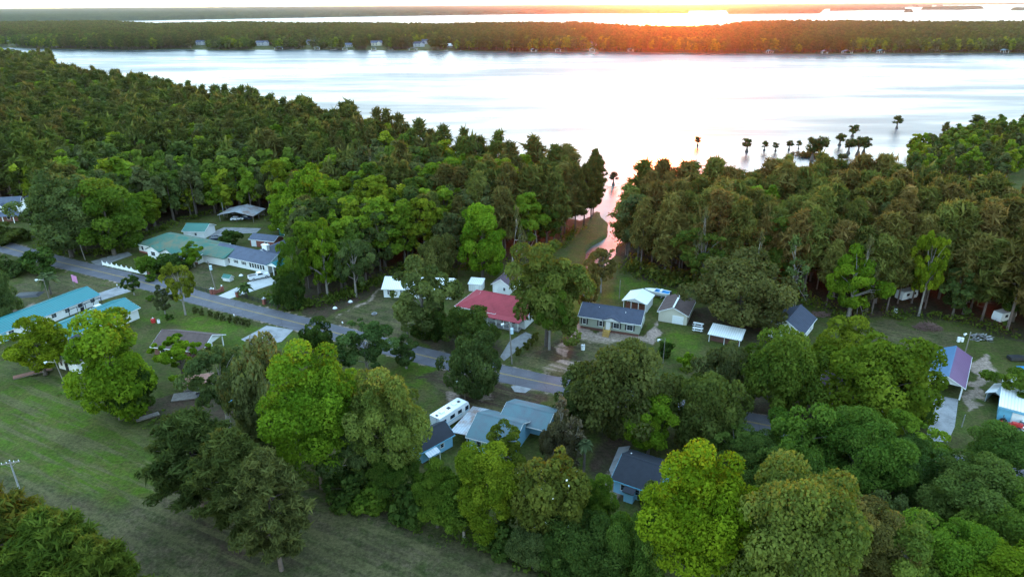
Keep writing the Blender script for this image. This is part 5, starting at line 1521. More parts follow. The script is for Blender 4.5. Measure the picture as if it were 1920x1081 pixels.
for i_, (x_, y_) in enumerate([(1095, 419), (1108, 409), (1078, 434), (1112, 400)]):
    put_tree('yardpine', at(x_, y_), 21.0 + i_ * 0.8, 4.3, (0.062, 0.072, 0.024), ['second shore pine from the tip of the left woods at the inlet', 'shore pine next to the tip of the left woods at the inlet', 'third shore pine from the tip of the left woods at the inlet', 'pine at the very tip of the left woods at the inlet'][i_], 'pine_tree', var=i_)
T('bare', 1005, 470, 382, 60, GRY, 'bare grey tree on the wood edge left of the creek', 'dead_tree')
T('airy', 1126, 548, 462, 62, BRN, 'thin brownish tree at the end of the creek', var=0)
T('airy', 1100, 590, 478, 50, BRN, 'slender brownish tree left of the creek end', var=1)
T('oak', 1385, 606, 480, 178, (0.075, 0.085, 0.033), 'very wide rounded olive oak beside the cream garage', 'oak_tree', var=2)
T('bare', 1480, 575, 435, 90, SAGE, 'mossy grey half bare tree behind the wide rounded oak', 'dead_tree')
T('airy', 1590, 592, 456, 84, BRI, 'bright green many lobed tree at the front of the right woods', var=1)
T('airy', 1722, 592, 428, 52, YEL, 'slender yellow green tree among the right pines', var=0)
T('airy', 1315, 540, 428, 100, (0.06, 0.095, 0.02), 'green broadleaf tree on the right wood edge behind the boat', var=0)
T('oak', 1165, 812, 640, 195, (0.058, 0.075, 0.026), 'huge dusky oak across the road below the sage green home', 'oak_tree', var=0)
T('oak', 1090, 800, 700, 110, (0.045, 0.068, 0.024), 'dusky oak at the left foot of the huge oak', 'oak_tree', var=1)
T('maple', 1215, 850, 742, 100, BRI, 'bright green young tree in front of the huge dusky oak', 'maple_tree', var=2)
T('oak', 1312, 838, 688, 148, (0.062, 0.088, 0.026), 'rounded green oak right of the bright young tree', 'oak_tree', var=2)
T('bare', 1345, 752, 640, 96, GRY, 'grey lichen covered tree before the low white shelter', 'dead_tree')
T('oak', 1345, 758, 636, 104, (0.05, 0.066, 0.03), 'dim grey green tree before the low white shelter', var=1)
T('oak', 1455, 770, 612, 150, (0.06, 0.10, 0.018), 'round green oak before the navy roofed gabled house', 'oak_tree', var=0)
T('oak', 1578, 712, 598, 128, (0.085, 0.12, 0.014), 'yellow topped oak right of the navy roofed gabled house', 'oak_tree', var=1)
T('oak', 1632, 790, 632, 188, (0.072, 0.115, 0.014), 'broad green oak against the blue and violet carport', 'oak_tree', var=2)
T('maple', 1688, 800, 725, 72, DRK, 'dark green tree at the foot of the broad oak by the concrete slab', var=0)
T('oak_fine', 1410, 905, 805, 105, (0.048, 0.085, 0.024), 'low blue green tree beside the road bend', var=0)
T('oak', 1490, 890, 752, 135, (0.055, 0.11, 0.02), 'fresh green tree right of the road bend', 'oak_tree', var=1)
T('oak_fine', 1600, 920, 772, 145, (0.052, 0.105, 0.02), 'fresh green tree in the middle of the right near grove', 'oak_tree', var=2)
T('airy', 1695, 895, 778, 100, (0.08, 0.14, 0.018), 'light green tree below the concrete slab', var=0)
T('oak_fine', 1690, 925, 815, 100, (0.042, 0.085, 0.024), 'deep green tree under the light green tree by the slab', var=1)
T('oak_fine', 1800, 985, 850, 150, (0.062, 0.10, 0.028), 'large green tree at the right side of the near grove', 'oak_tree', var=0)
T('oak_fine', 1880, 915, 792, 130, (0.052, 0.10, 0.024), 'green tree before the workshop at the right edge', 'oak_tree', var=2)
T('airy', 1905, 762, 680, 80, (0.075, 0.125, 0.02), 'light green tree overhanging the white workshop roof', var=1)
T('maple_fine', 1292, 1120, 832, 190, (0.092, 0.155, 0.010), 'tall yellow green maple right of the blue bungalow', 'maple_tree', var=0)
T('oak_fine', 1480, 1180, 862, 235, (0.085, 0.122, 0.030), 'big tree with pale yellow shoots at the bottom right', 'oak_tree', var=2)
T('maple_fine', 1585, 1130, 935, 130, (0.078, 0.082, 0.030), 'brownish tree right of the tree with pale yellow shoots', var=1)
T('airy', 1670, 1130, 950, 120, (0.09, 0.14, 0.03), 'pale light green tree at the bottom edge right of the brownish tree', var=0)
T('oak_fine', 1775, 1130, 965, 150, (0.062, 0.125, 0.016), 'rounded green tree at the bottom right', 'oak_tree', var=1)
T('maple_fine', 1890, 1190, 1000, 170, (0.085, 0.14, 0.012), 'yellow green tree in the bottom right corner', 'maple_tree', var=2)
T('oak_fine', 1730, 1160, 1060, 90, YEL, 'yellow green crown at the bottom edge between two green trees', var=0)
T('oak_fine', 1910, 1030, 900, 120, (0.055, 0.105, 0.018), 'green tree at the right edge above the corner tree', var=1)
T('maple_fine', 915, 1010, 838, 130, (0.080, 0.125, 0.012), 'bright green tree left of the flowering magnolia', 'maple_tree', var=1)
T('magnolia', 1040, 1045, 850, 150, (0.058, 0.078, 0.018), 'dark magnolia dotted with white blossoms at bottom centre', 'magnolia_tree')
T('airy', 948, 880, 790, 80, (0.09, 0.125, 0.02), 'small lime tree overlapping the pale blue cottage roof', var=1)
T('bare', 1040, 875, 735, 95, (0.08, 0.075, 0.06), 'grey brown half dead tree right of the pale blue cottage', 'dead_tree')
T('oak', 1050, 875, 775, 80, (0.06, 0.062, 0.04), 'dull grey foliage tree right of the pale blue cottage', var=0)
T('maple_fine', 1115, 1020, 885, 75, GRN, 'slim green tree between the magnolia and the blue bungalow', var=2)
T('oak_fine', 1100, 1090, 965, 150, (0.036, 0.068, 0.018), 'dark tree below the magnolia at the ditch', var=1)
T('oak_fine', 1000, 1060, 960, 100, (0.048, 0.075, 0.03), 'grey green low tree at the ditch left of the dark tree', var=2)
T('oak_fine', 1190, 1110, 950, 110, (0.046, 0.09, 0.02), 'green tree at the bottom left of the tall yellow green maple', var=0)
T('bush', 1225, 975, 905, 70, (0.055, 0.08, 0.03), 'grey green bush against the right wall of the blue bungalow', 'bush')
T('maple_fine', 820, 985, 865, 90, (0.052, 0.095, 0.014), 'green tree by the ditch right of the long shed', var=0)
T('oak_fine', 745, 945, 850, 100, (0.042, 0.082, 0.016), 'deep green tree by the ditch below the long shed', var=2)
T('airy', 870, 1005, 905, 80, (0.055, 0.10, 0.018), 'small green tree at the left foot of the bright tree by the ditch', var=0)
# field pines
T('yardpine', 383, 958, 765, 140, (0.040, 0.062, 0.020), 'leftmost of the three pines standing in the field', 'pine_tree', var=0)
T('yardpine', 462, 1020, 800, 135, (0.050, 0.070, 0.022), 'middle one of the three pines standing in the field', 'pine_tree', var=1)
T('pine_fine', 528, 1068, 838, 130, (0.060, 0.076, 0.028), 'rightmost of the three pines standing in the field', 'pine_tree', var=0)
T('pine_fine', 45, 1190, 878, 170, (0.055, 0.080, 0.016), 'pine at the left edge of the bottom corner', 'pine_tree', var=0)
T('pine_fine', 160, 1210, 928, 150, (0.052, 0.088, 0.016), 'pine with golden tips in the bottom left corner', 'pine_tree', var=1)
T('pine_fine', 235, 1240, 985, 130, (0.050, 0.078, 0.014), 'green pine right of the golden tipped pine in the corner', 'pine_tree', var=0)
T('pine_fine', 340, 1330, 1066, 110, (0.060, 0.082, 0.014), 'pine top peeking in at the bottom edge', 'pine_tree', var=1)
T('pine_fine', 0, 1150, 930, 120, (0.055, 0.085, 0.02), 'pine cut off by the left edge near the corner', 'pine_tree', var=1)
# yards on the left
T('bush', 80, 510, 466, 52, (0.042, 0.082, 0.022), 'round green bush tree on the near roadside at far left', 'bush')
T('bush', 22, 516, 476, 52, (0.045, 0.075, 0.026), 'dark bush cluster at the left edge by the road', 'bush')
T('oak', 2, 595, 502, 60, SAGE, 'grey green tree cut off by the left edge', var=1)
T('airy', 252, 553, 514, 30, DRK, 'young dark tree on the verge by the concrete drive', var=0)
T('airy', 310, 588, 531, 32, (0.06, 0.08, 0.04), 'small grey tree on the lawn below the road, left of the thin lime tree', var=1)
T('airy', 348, 590, 488, 48, (0.11, 0.14, 0.02), 'thin lime green tree on the lawn below the road', var=0)
T('bush', 282, 513, 480, 44, GRN, 'rounded dark bush at the right end of the white fence', 'bush')
T('bush', 325, 508, 478, 60, DRK, 'dark hedge clump before the green roofed house', 'bush')
T('airy', 365, 500, 452, 44, BRI, 'small bright tree at the right corner of the green roofed house', var=1)
T('bush', 437, 462, 428, 44, DRK, 'round dark tree on the grass behind the white ranch house', 'bush')
T('bush', 16, 455, 415, 60, (0.05, 0.072, 0.022), 'olive bush in front of the dormer house', 'bush')
T('bush', 285, 526, 510, 18, GRN, 'small round bush beside the end of the white fence', 'bush')
T('maple', 135, 482, 312, 118, SAGE, 'large grey green tree right of the dormer house', var=0)
T('maple', 215, 478, 330, 110, GRN, 'dark green tree beside the green roofed house', var=1)
T('maple', 592, 452, 306, 100, BRI, 'broad bright green tree behind the brick shed', 'maple_tree', var=0)
T('maple', 548, 432, 345, 90, BRI, 'bright green tree left of the broad tree behind the brick shed', 'maple_tree', var=2)
T('airy', 556, 572, 440, 56, GRN, 'tall green tree overhanging the ranch house porch', var=0)
T('airy', 615, 560, 408, 66, BRI, 'light green column tree in the stand right of the ranch house', var=1)
T('airy', 668, 556, 448, 66, SAGE, 'grey green tree at the right end of the stand by the sandy lane', var=0)
T('oak', 546, 577, 505, 56, DRK, 'dark low tree by the iron fence', var=2)
for i, (x, y) in enumerate([(367, 587), (380, 590), (394, 593), (408, 597), (419, 600), (432, 603), (444, 606), (455, 608), (465, 611)]):
    T('shrub', x, y, y - 12, 11, (0.05, 0.065, 0.025), 'clipped shrub, number %d from the left in the roadside row' % (i + 1) if False else ['first clipped shrub at the left end of the roadside row', 'second clipped shrub from the left in the roadside row', 'third clipped shrub from the left in the roadside row', 'fourth clipped shrub from the left in the roadside row', 'middle clipped shrub of the roadside row', 'fourth clipped shrub from the right in the roadside row', 'third clipped shrub from the right in the roadside row', 'second clipped shrub from the right in the roadside row', 'last clipped shrub at the right end of the roadside row'][i], 'shrub', group='shrubs in the roadside row')
for i, (x, y) in enumerate([(971, 665), (986, 656), (995, 648), (1004, 638)]):
    T('shrub', x, y, y - 14, 14, (0.06, 0.075, 0.02), ['nearest round shrub beside the driveway of the red roofed house', 'second nearest round shrub beside the driveway of the red roofed house', 'second farthest round shrub beside the driveway of the red roofed house', 'farthest round shrub beside the driveway of the red roofed house'][i], 'shrub', group='shrubs along the driveway')
T('shrub', 885, 736, 712, 26, DRK, 'round dark shrub behind the lamp post by the road', 'shrub')
T('bush', 790, 630, 606, 50, DRK, 'dark bush beside the utility pole before the white house', 'bush')
T('shrub', 789, 630, 617, 14, LIME, 'small lime green shrub at the foot of the dark bush', 'shrub')
T('shrub', 318, 598, 588, 13, DRK, 'small dark shrub on the green lawn', 'shrub')
T('shrub', 284, 563, 554, 15, GRN, 'small green shrub on the lawn beside the turquoise hall', 'shrub')
T('bush', 1250, 668, 638, 32, DRK, 'dark bush beside the bare sand right of the sage green home', 'bush')
T('bush', 1285, 690, 662, 34, BRI, 'bright green bush behind the central oaks', 'bush')

for i, (kd, x, yb, yt, w, c, lb) in enumerate([('bush', 655, 935, 880, 90, DRK, 'dark thicket below the tall bright maple'), ('bush', 700, 950, 900, 80, GRN, 'green thicket by the ditch right of the dark thicket'), ('bush', 780, 975, 905, 85, DRK, 'dark thicket behind the brown plank bridge'), ('oak', 850, 995, 890, 90, GRN, 'leafy thicket tree right of the brown plank bridge'), ('bush', 945, 1035, 975, 90, DRK, 'dark thicket under the magnolia, left part'), ('oak', 1060, 1075, 985, 110, (0.04, 0.075, 0.02), 'dark thicket tree right below the magnolia'), ('oak', 1160, 1075, 965, 90, GRN, 'green thicket tree below the blue bungalow'), ('oak', 1240, 1010, 905, 80, (0.05, 0.09, 0.02), 'green tree just right of the blue bungalow'), ('oak', 1530, 1000, 870, 110, (0.05, 0.095, 0.022), 'green tree behind the tree with pale yellow shoots'), ('oak', 1440, 960, 840, 100, (0.05, 0.09, 0.024), 'green tree between the yellow green maple and the near grove'), ('oak', 1660, 1020, 920, 100, (0.05, 0.075, 0.03), 'shaded tree beside the dark gap of the near grove'), ('oak', 1850, 1060, 930, 110, (0.06, 0.105, 0.02), 'green tree above the bottom right corner'), ('airy', 1370, 900, 800, 80, (0.055, 0.095, 0.024), 'small tree beside the blue road patch'), ('maple', 1560, 870, 760, 90, (0.05, 0.10, 0.02), 'green tree behind the middle of the near grove')]):
    T(kd, x, yb, yt, w, c, lb, 'bush' if kd == 'bush' else 'broadleaf_tree', var=i)

# palms
def palm(x, y, yt, w, col, label, seed):
    rs = random.Random(seed)
    H = height_at(x, y, yt) * 0.82; R = px_m(x, y, w) / 2
    b = at(x, y)
    rt = empty('palm_tree', (b[0], b[1], 0), 0, label, 'palm tree')
    MB().tube([(0, 0, -0.2), (0.05, 0, H * 0.5), (0, 0.05, H)], [0.26, 0.2, 0.2], 8).build('trunk', X['bark'], rt)
    vs = []; fs = []; tn = []
    for i in range(46):
        a = i * 2.4 + rs.uniform(-0.2, 0.2); el = rs.uniform(-0.5, 1.3)
        d = Vector((math.cos(a) * math.cos(el), math.sin(a) * math.cos(el), math.sin(el)))
        sd2 = Vector((-math.sin(a), math.cos(a), 0))
        L = R * rs.uniform(0.8, 1.1); t = rs.random()
        prev = None
        for j in range(5):
            f = j / 4
            p = Vector((0, 0, H)) + d * L * f - Vector((0, 0, 0.55 * L * f * f))
            wd = 0.34 * L * math.sin(math.pi * (0.12 + 0.8 * f)) * 0.6
            vs += [tuple(p - sd2 * wd - Vector((0, 0, wd * 0.4))), tuple(p), tuple(p + sd2 * wd - Vector((0, 0, wd * 0.4)))]
            n_ = len(vs)
            if j:
                fs += [(n_ - 6, n_ - 5, n_ - 2, n_ - 3), (n_ - 5, n_ - 4, n_ - 1, n_ - 2)]; tn += [t, t]
    m = MB().add(vs, fs).mesh('fronds')
    a_ = m.attributes.new('tint', 'FLOAT', 'FACE'); a_.data.foreach_set('value', tn)
    m.materials.append(X['leaf'])
    o = bpy.data.objects.new('fronds', m); COL.objects.link(o); o.parent = rt; o.color = (*col, 1)
palm(96, 552, 508, 36, (0.06, 0.09, 0.045), 'grey green palm in the dry yard left of the pink flag', 1)
palm(462, 556, 530, 30, (0.055, 0.095, 0.035), 'small palm at the right side of the concrete driveway', 2)
palm(1094, 890, 815, 34, (0.06, 0.09, 0.05), 'tall thin palm between the pale blue cottage and blue bungalow', 3)
palm(520, 578, 552, 26, (0.05, 0.09, 0.04), 'small palm behind the right iron fence', 4)

# cypress trees standing in the lake
CY = [(1308, 273, 18, 12, 'alone, leftmost in the open water'), (1400, 284, 26, 19, 'leftmost of the row, with a wide flat top'), (1433, 282, 18, 13, 'short, second of the row from the left'), (1454, 283, 17, 12, 'short, third of the row from the left'), (1479, 281, 19, 13, 'fourth of the row from the left'), (1497, 279, 16, 9, 'thin, right end of the row of five'), (1522, 300, 44, 24, 'left of the tall pair on the small islet'), (1535, 300, 46, 26, 'right of the tall pair on the small islet'), (1574, 272, 22, 18, 'flat topped, left of the farthest tall one'), (1598, 256, 23, 17, 'farthest back of the middle cluster'), (1590, 288, 30, 20, 'front left of the dense cluster of three'), (1608, 289, 33, 22, 'middle of the dense cluster of three'), (1619, 287, 33, 20, 'right of the dense cluster of three'), (1577, 304, 17, 19, 'low and bushy below the dense cluster'), (1557, 316, 22, 13, 'close to the weed patch near the right woods'), (1546, 302, 16, 6, 'thin snag beside the small islet'), (1481, 306, 20, 7, 'narrow spire shaped one near the right woods'), (1681, 241, 25, 14, 'alone, far out on the right'), (1831, 240, 25, 24, 'wide crowned beyond the right headland'), (1707, 288, 28, 17, 'beside the tip of the right headland'), (1150, 346, 24, 17, 'dark and bushy, alone at the mouth of the inlet'), (1229, 345, 30, 15, 'left of two rising behind the right woods by the inlet'), (1264, 338, 26, 18, 'right of two rising behind the right woods by the inlet')]
for i, (x, y, hp, w, lb) in enumerate(CY):
    p = at(x, y, WATER_Z)
    D = math.hypot(*p)
    d = ray(x, y - hp)
    H = CAM_H + D * d.z / math.hypot(d.x, d.y) - WATER_Z
    put_tree('cypress', (p[0], p[1], WATER_Z), H, max(w * math.hypot(D, 72) / 1310 / 2 * 1.12, 0.8), (0.040, 0.058, 0.020) if i != 20 else (0.05, 0.045, 0.03), 'lake cypress tree, ' + lb, 'cypress_tree', 'cypress trees standing in the lake', var=i)
p = at(1517, 294, WATER_Z)

# ------------------------------------------------------------------ forests: the largest trees singly, the rest as one mass
def scatter(poly, sp, seed, margin=2.0, shore=True):
    poly = np.array(poly)
    rs = np.random.default_rng(seed)
    x0, y0 = poly.min(0); x1, y1 = poly.max(0)
    gx, gy = np.meshgrid(np.arange(x0, x1, sp), np.arange(y0, y1, sp * 0.87))
    gx = gx + (np.arange(gx.shape[0]) % 2)[:, None] * sp * 0.5
    P = np.stack([gx.ravel(), gy.ravel()], 1) + rs.uniform(-0.36, 0.36, (gx.size, 2)) * sp
    ang = np.degrees(np.arctan2(P[:, 0], P[:, 1]))
    P = P[np.abs(ang) < 47]
    P = P[sdf(poly, P) < -margin * 0.5]
    if shore:
        P = P[sdf(LAND, P) < -margin]
    return P
CLUMP = pts((1692, 322), (1706, 300), (1762, 273), (1842, 256), (1960, 247), (2300, 232), (2300, 345), (1990, 345), (1880, 345), (1790, 352), (1705, 352))
HEADL = pts((-300, 108), (0, 113), (66, 123), (100, 137), (0, 142), (-300, 140))
taken = [tuple(o.location[:2]) for o in COL.objects if o.type == 'EMPTY' and o.get('category') in ('tree',)]
TK = np.array(taken)
def clear_of(P, r=3.2):
    d = ((P[:, None, :] - TK[None]) ** 2).sum(-1).min(1)
    return P[d > r * r]
# clearings: gravel track, sandy tail by the creek, patches kept open
OPEN = [pts((1070, 458), (1086, 446), (1128, 424), (1152, 430), (1120, 450), (1088, 475)), pts((1885, 335), (1930, 312), (1990, 330), (1930, 348))]
trees = []
rs = np.random.default_rng(5)
for poly, sp, seed, pf, tagname in ((LFOREST, 6.0, 1, 0.50, 'left'), (RFOREST, 5.6, 2, 0.88, 'right'), (CLUMP, 6.6, 3, 0.10, 'clump'), (HEADL, 8.5, 4, 0.15, 'head')):
    P = clear_of(scatter(poly, sp, seed))
    for O in OPEN:
        P = P[sdf(O, P) > 0.5]
    n1 = vnoise(P, 42, seed + 5); n2 = vnoise(P, 19, seed + 9)
    sh = sdf(LAND, P)
    for p, a, b_, s_ in zip(P, n1, n2, sh):
        pq = pf - (0.22 if tagname == 'left' and math.hypot(*p) < 300 else 0)
        isp = (0.6 * a + 0.4 * b_ + rs.normal(0, 0.14)) < (0.5 + (pq - 0.5) * 0.62)
        if tagname in ('left', 'right') and s_ > -14: isp = rs.random() < 0.8
        H = rs.uniform(16.5, 26.5) if isp else rs.uniform(11, 22)
        if tagname == 'clump': H = rs.uniform(8, 13)
        if tagname == 'head': H = rs.uniform(13, 19)
        R = H * (rs.uniform(0.15, 0.225) if isp else rs.uniform(0.24, 0.34))
        if isp:
            c = np.array([(0.062, 0.078, 0.024), (0.072, 0.074, 0.028), (0.052, 0.072, 0.022)][rs.integers(3)]) * rs.uniform(0.8, 1.25)
            if tagname == 'right': c = np.array([(0.088, 0.086, 0.030), (0.080, 0.092, 0.028), (0.070, 0.090, 0.026), (0.098, 0.082, 0.032)][rs.integers(4)]) * rs.uniform(0.75, 1.25)
        else:
            c = np.array([(0.050, 0.088, 0.018), (0.080, 0.140, 0.016), (0.105, 0.150, 0.016), (0.044, 0.072, 0.024), (0.055, 0.075, 0.034)][rs.choice(5, p=[0.26, 0.24, 0.14, 0.2, 0.16])]) * rs.uniform(0.85, 1.15)
            if tagname == 'clump': c = np.array([(0.075, 0.13, 0.016), (0.10, 0.16, 0.016), (0.06, 0.095, 0.018)][rs.integers(3)])
        trees.append((math.hypot(*p), p, isp, H, R, tuple(c), tagname, s_))
trees.sort(key=lambda t: t[0] - (12 if t[7] > -9 else 0))
NP = NB = 0
def sector(p, tg):
    a = math.degrees(math.atan2(p[0], p[1]))
    if tg == 'left':
        for lim, nm in ((-33, 'by the dormer house'), (-27.5, 'by the green roofed house'), (-21, 'behind the tin carport'), (-14.5, 'behind the ranch house'), (-8, 'behind the white house'), (-2.5, 'by the red roofed house'), (99, 'at the mouth of the inlet')):
            if a < lim: return nm
    for lim, nm in ((12, 'right of the creek'), (18, 'behind the cream garage'), (24.5, 'behind the rounded oak'), (31, 'behind the gabled house'), (99, 'behind the violet carport')):
        if a < lim: return nm
def look(c, isp):
    r, g, b = c
    if isp: return 'brownish' if r > g * 1.02 else ('dark' if g < 0.058 else 'olive green')
    if g > 0.135: return 'yellow green' if r > 0.095 else 'bright green'
    if b > 0.028: return 'grey green'
    return 'deep green' if g < 0.082 else 'green'
def forest_label(p, isp, H, c, tg, s_):
    if tg == 'head': return '%s tree on the small headland at far left' % look(c, isp)
    if tg == 'clump': return 'low %s tree on the green headland at the right' % look(c, isp)
    d0 = -sdf(LFOREST if tg == 'left' else RFOREST, np.array([p]))[0]
    row = 'lakeward in' if s_ > -11 else ('at the front of' if d0 < 9 else 'deep in')
    return '%s %s %s the woods %s' % (look(c, isp), ('tall pine' if H > 22 else 'pine') if isp else ('tall broadleaf' if H > 17.5 else 'broadleaf'), row, sector(p, tg))
rest = []
for D, p, isp, H, R, c, tg, s_ in trees:
    if isp and NP < 285:
        NP += 1
        put_tree('pine', p, H, R, c, forest_label(p, True, H, c, tg, s_), 'pine_tree', 'pines of the woods, ' + tg)
    elif not isp and NB < 205:
        NB += 1
        put_tree('forestleaf', p, H, R, c, forest_label(p, False, H, c, tg, s_), 'broadleaf_tree', 'leafy trees of the woods, ' + tg)
    else:
        rest.append((p, isp, H, R, c))

SNAG = [(700, 300, 'high in the left woods'), (1420, 470, 'behind the rounded oak'), (1330, 430, 'behind the cream garage'), (1620, 470, 'behind the many lobed bright tree'), (960, 420, 'left of the bare grey tree')]
for i_, (x_, y_, w_) in enumerate(SNAG):
    b_ = at(x_, y_, 17)
    put_tree('bare', b_, 21 + (i_ % 3), 3.6, (0.07, 0.08, 0.04), 'pale half bare snag standing ' + w_, 'dead_tree', 'snags in the woods')

def stuff_forest(name, label, P, S, RZ, IDX, protos):
    me = bpy.data.meshes.new(name)
    me.vertices.add(len(P)); me.vertices.foreach_set('co', np.asarray(P, np.float32).ravel())
    for nm, tp, dat in (('sc', 'FLOAT_VECTOR', S), ('rz', 'FLOAT', RZ), ('idx', 'INT', IDX)):
        a = me.attributes.new(nm, tp, 'POINT')
        a.data.foreach_set('vector' if tp == 'FLOAT_VECTOR' else 'value', np.asarray(dat, np.int32 if tp == 'INT' else np.float32).ravel())
    col = bpy.data.collections.new(name + ' kinds')
    for i, m in enumerate(protos):
        o = bpy.data.objects.new('kind %02d %s' % (i, name), m)
        col.objects.link(o)
    g = bpy.data.node_groups.new(name, 'GeometryNodeTree')
    g.interface.new_socket('Geometry', in_out='INPUT', socket_type='NodeSocketGeometry')
    g.interface.new_socket('Geometry', in_out='OUTPUT', socket_type='NodeSocketGeometry')
    gi = g.nodes.new('NodeGroupInput'); go = g.nodes.new('NodeGroupOutput')
    mp = g.nodes.new('GeometryNodeMeshToPoints')
    ip = g.nodes.new('GeometryNodeInstanceOnPoints')
    ci = g.nodes.new('GeometryNodeCollectionInfo')
    ci.inputs['Collection'].default_value = col
    ci.inputs['Separate Children'].default_value = True
    ci.inputs['Reset Children'].default_value = True
    def named(nm, tp):
        n = g.nodes.new('GeometryNodeInputNamedAttribute'); n.data_type = tp
        n.inputs['Name'].default_value = nm
        return n.outputs[0]
    cx = g.nodes.new('ShaderNodeCombineXYZ')
    g.links.new(named('rz', 'FLOAT'), cx.inputs['Z'])
    ip.inputs['Pick Instance'].default_value = True
    g.links.new(gi.outputs[0], mp.inputs[0])
    g.links.new(mp.outputs[0], ip.inputs['Points'])
    g.links.new(ci.outputs[0], ip.inputs['Instance'])
    g.links.new(named('idx', 'INT'), ip.inputs['Instance Index'])
    g.links.new(cx.outputs[0], ip.inputs['Rotation'])
    g.links.new(named('sc', 'FLOAT_VECTOR'), ip.inputs['Scale'])
    g.links.new(ip.outputs[0], go.inputs[0])
    o = bpy.data.objects.new(name, me)
    COL.objects.link(o)
    md = o.modifiers.new('trees', 'NODES'); md.node_group = g
    return tag(o, label, None, None, 'stuff')

def joined(t, c, mat):
    """trunk and crown of a far tree in one mesh"""
    tv = np.array([v.co[:] for v in t.vertices]); cv = np.empty(len(c.vertices) * 3); c.vertices.foreach_get('co', cv)
    fs = [tuple(p.vertices) for p in t.polygons]; n0 = len(tv); nf = len(fs)
    fs += [tuple(n0 + k for k in p.vertices) for p in c.polygons]
    m = bpy.data.meshes.new('far tree')
    m.from_pydata(np.concatenate([tv, cv.reshape(-1, 3)]).tolist(), [], fs)
    m.materials.append(t.materials[0]); m.materials.append(mat)
    mi = np.zeros(len(fs), np.int32); mi[nf:] = 1
    m.polygons.foreach_set('material_index', mi)
    tn = np.zeros(len(fs), np.float32); q = np.empty(len(c.polygons), np.float32); c.attributes['tint'].data.foreach_get('value', q); tn[nf:] = q
    a = m.attributes.new('tint', 'FLOAT', 'FACE'); a.data.foreach_set('value', tn)
    return m
m_pf = foliage('needles of distant pines', False, [(0.058, 0.074, 0.024), (0.064, 0.070, 0.026), (0.048, 0.068, 0.022), (0.055, 0.082, 0.022)], 0.3)
m_lf = foliage('leaves of distant trees', False, [(0.050, 0.088, 0.018), (0.080, 0.140, 0.016), (0.105, 0.150, 0.016), (0.044, 0.072, 0.024), (0.055, 0.075, 0.034), (0.06, 0.10, 0.02)], 0.3)
KP = [joined(t, c, m_pf) for t, c, _, _ in PROTO['pine_far']]
KL = [joined(t, c, m_lf) for t, c, _, _ in PROTO['leaf_far']]
rs = np.random.default_rng(8)
P = [(*p, 0) for p, *_ in rest]
S = [((R / 4.4, R / 4.4, H / 23) if isp else (R / 5.4, R / 5.4, H / 19)) for p, isp, H, R, c in rest]
I = [(rs.integers(3) if isp else 3 + rs.integers(3)) for p, isp, H, R, c in rest]
stuff_forest('woods', 'dense mixed woods behind the houses along the lake', P, S, rs.uniform(0, 6.28, len(P)), I, KP + KL)

# peninsula across the lake
PB = pts((-700, 62), (185, 53)) 
P = scatter(PEN, 9.0, 21, 0, False)
FRONT = line_dist(PEN_F, P)
keep = np.ones(len(P), bool)
for x, y, w, *_ in FAR_HOUSES:
    a = np.array(at(x, y)); d = a / np.linalg.norm(a)
    rel = P - a; al = rel @ d; ac = np.abs(rel @ np.array([-d[1], d[0]]))
    keep &= ~((al < 16) & (al > -140) & (ac < w * 0.8))
    keep &= ~((np.hypot(rel[:, 0], rel[:, 1]) < w * 0.9))
P = P[keep]; FRONT = line_dist(PEN_F, P)
P = P[FRONT > 3 + 14 * vnoise(P, 60, 4) ** 2]
FRONT = line_dist(PEN_F, P)
n = len(P)
isp = (vnoise(P, 120, 6) * 0.5 + vnoise(P, 45, 7) * 0.5 + rs.normal(0, 0.1, n)) < np.where(FRONT < 130, 0.42, 0.62)
H = np.where(isp, rs.uniform(17, 24, n), rs.uniform(12, 20, n)) + 3 * (vnoise(P, 200, 12) - 0.5)
R = H * np.where(isp, rs.uniform(0.2, 0.27, n), rs.uniform(0.3, 0.4, n))
S = np.where(isp[:, None], np.stack([R / 4.4, R / 4.4, H / 23], 1), np.stack([R / 5.4, R / 5.4, H / 19], 1))
I = np.where(isp, rs.integers(0, 3, n), 3 + rs.integers(0, 3, n))
stuff_forest('far_woods', 'wooded peninsula across the lake', np.column_stack([P, np.zeros(n)]), S, rs.uniform(0, 6.28, n), I, KP + KL)
# trees that stand at the lawns of the far shore
print('forest', len(trees), NP, NB, len(rest), 'peninsula', n)

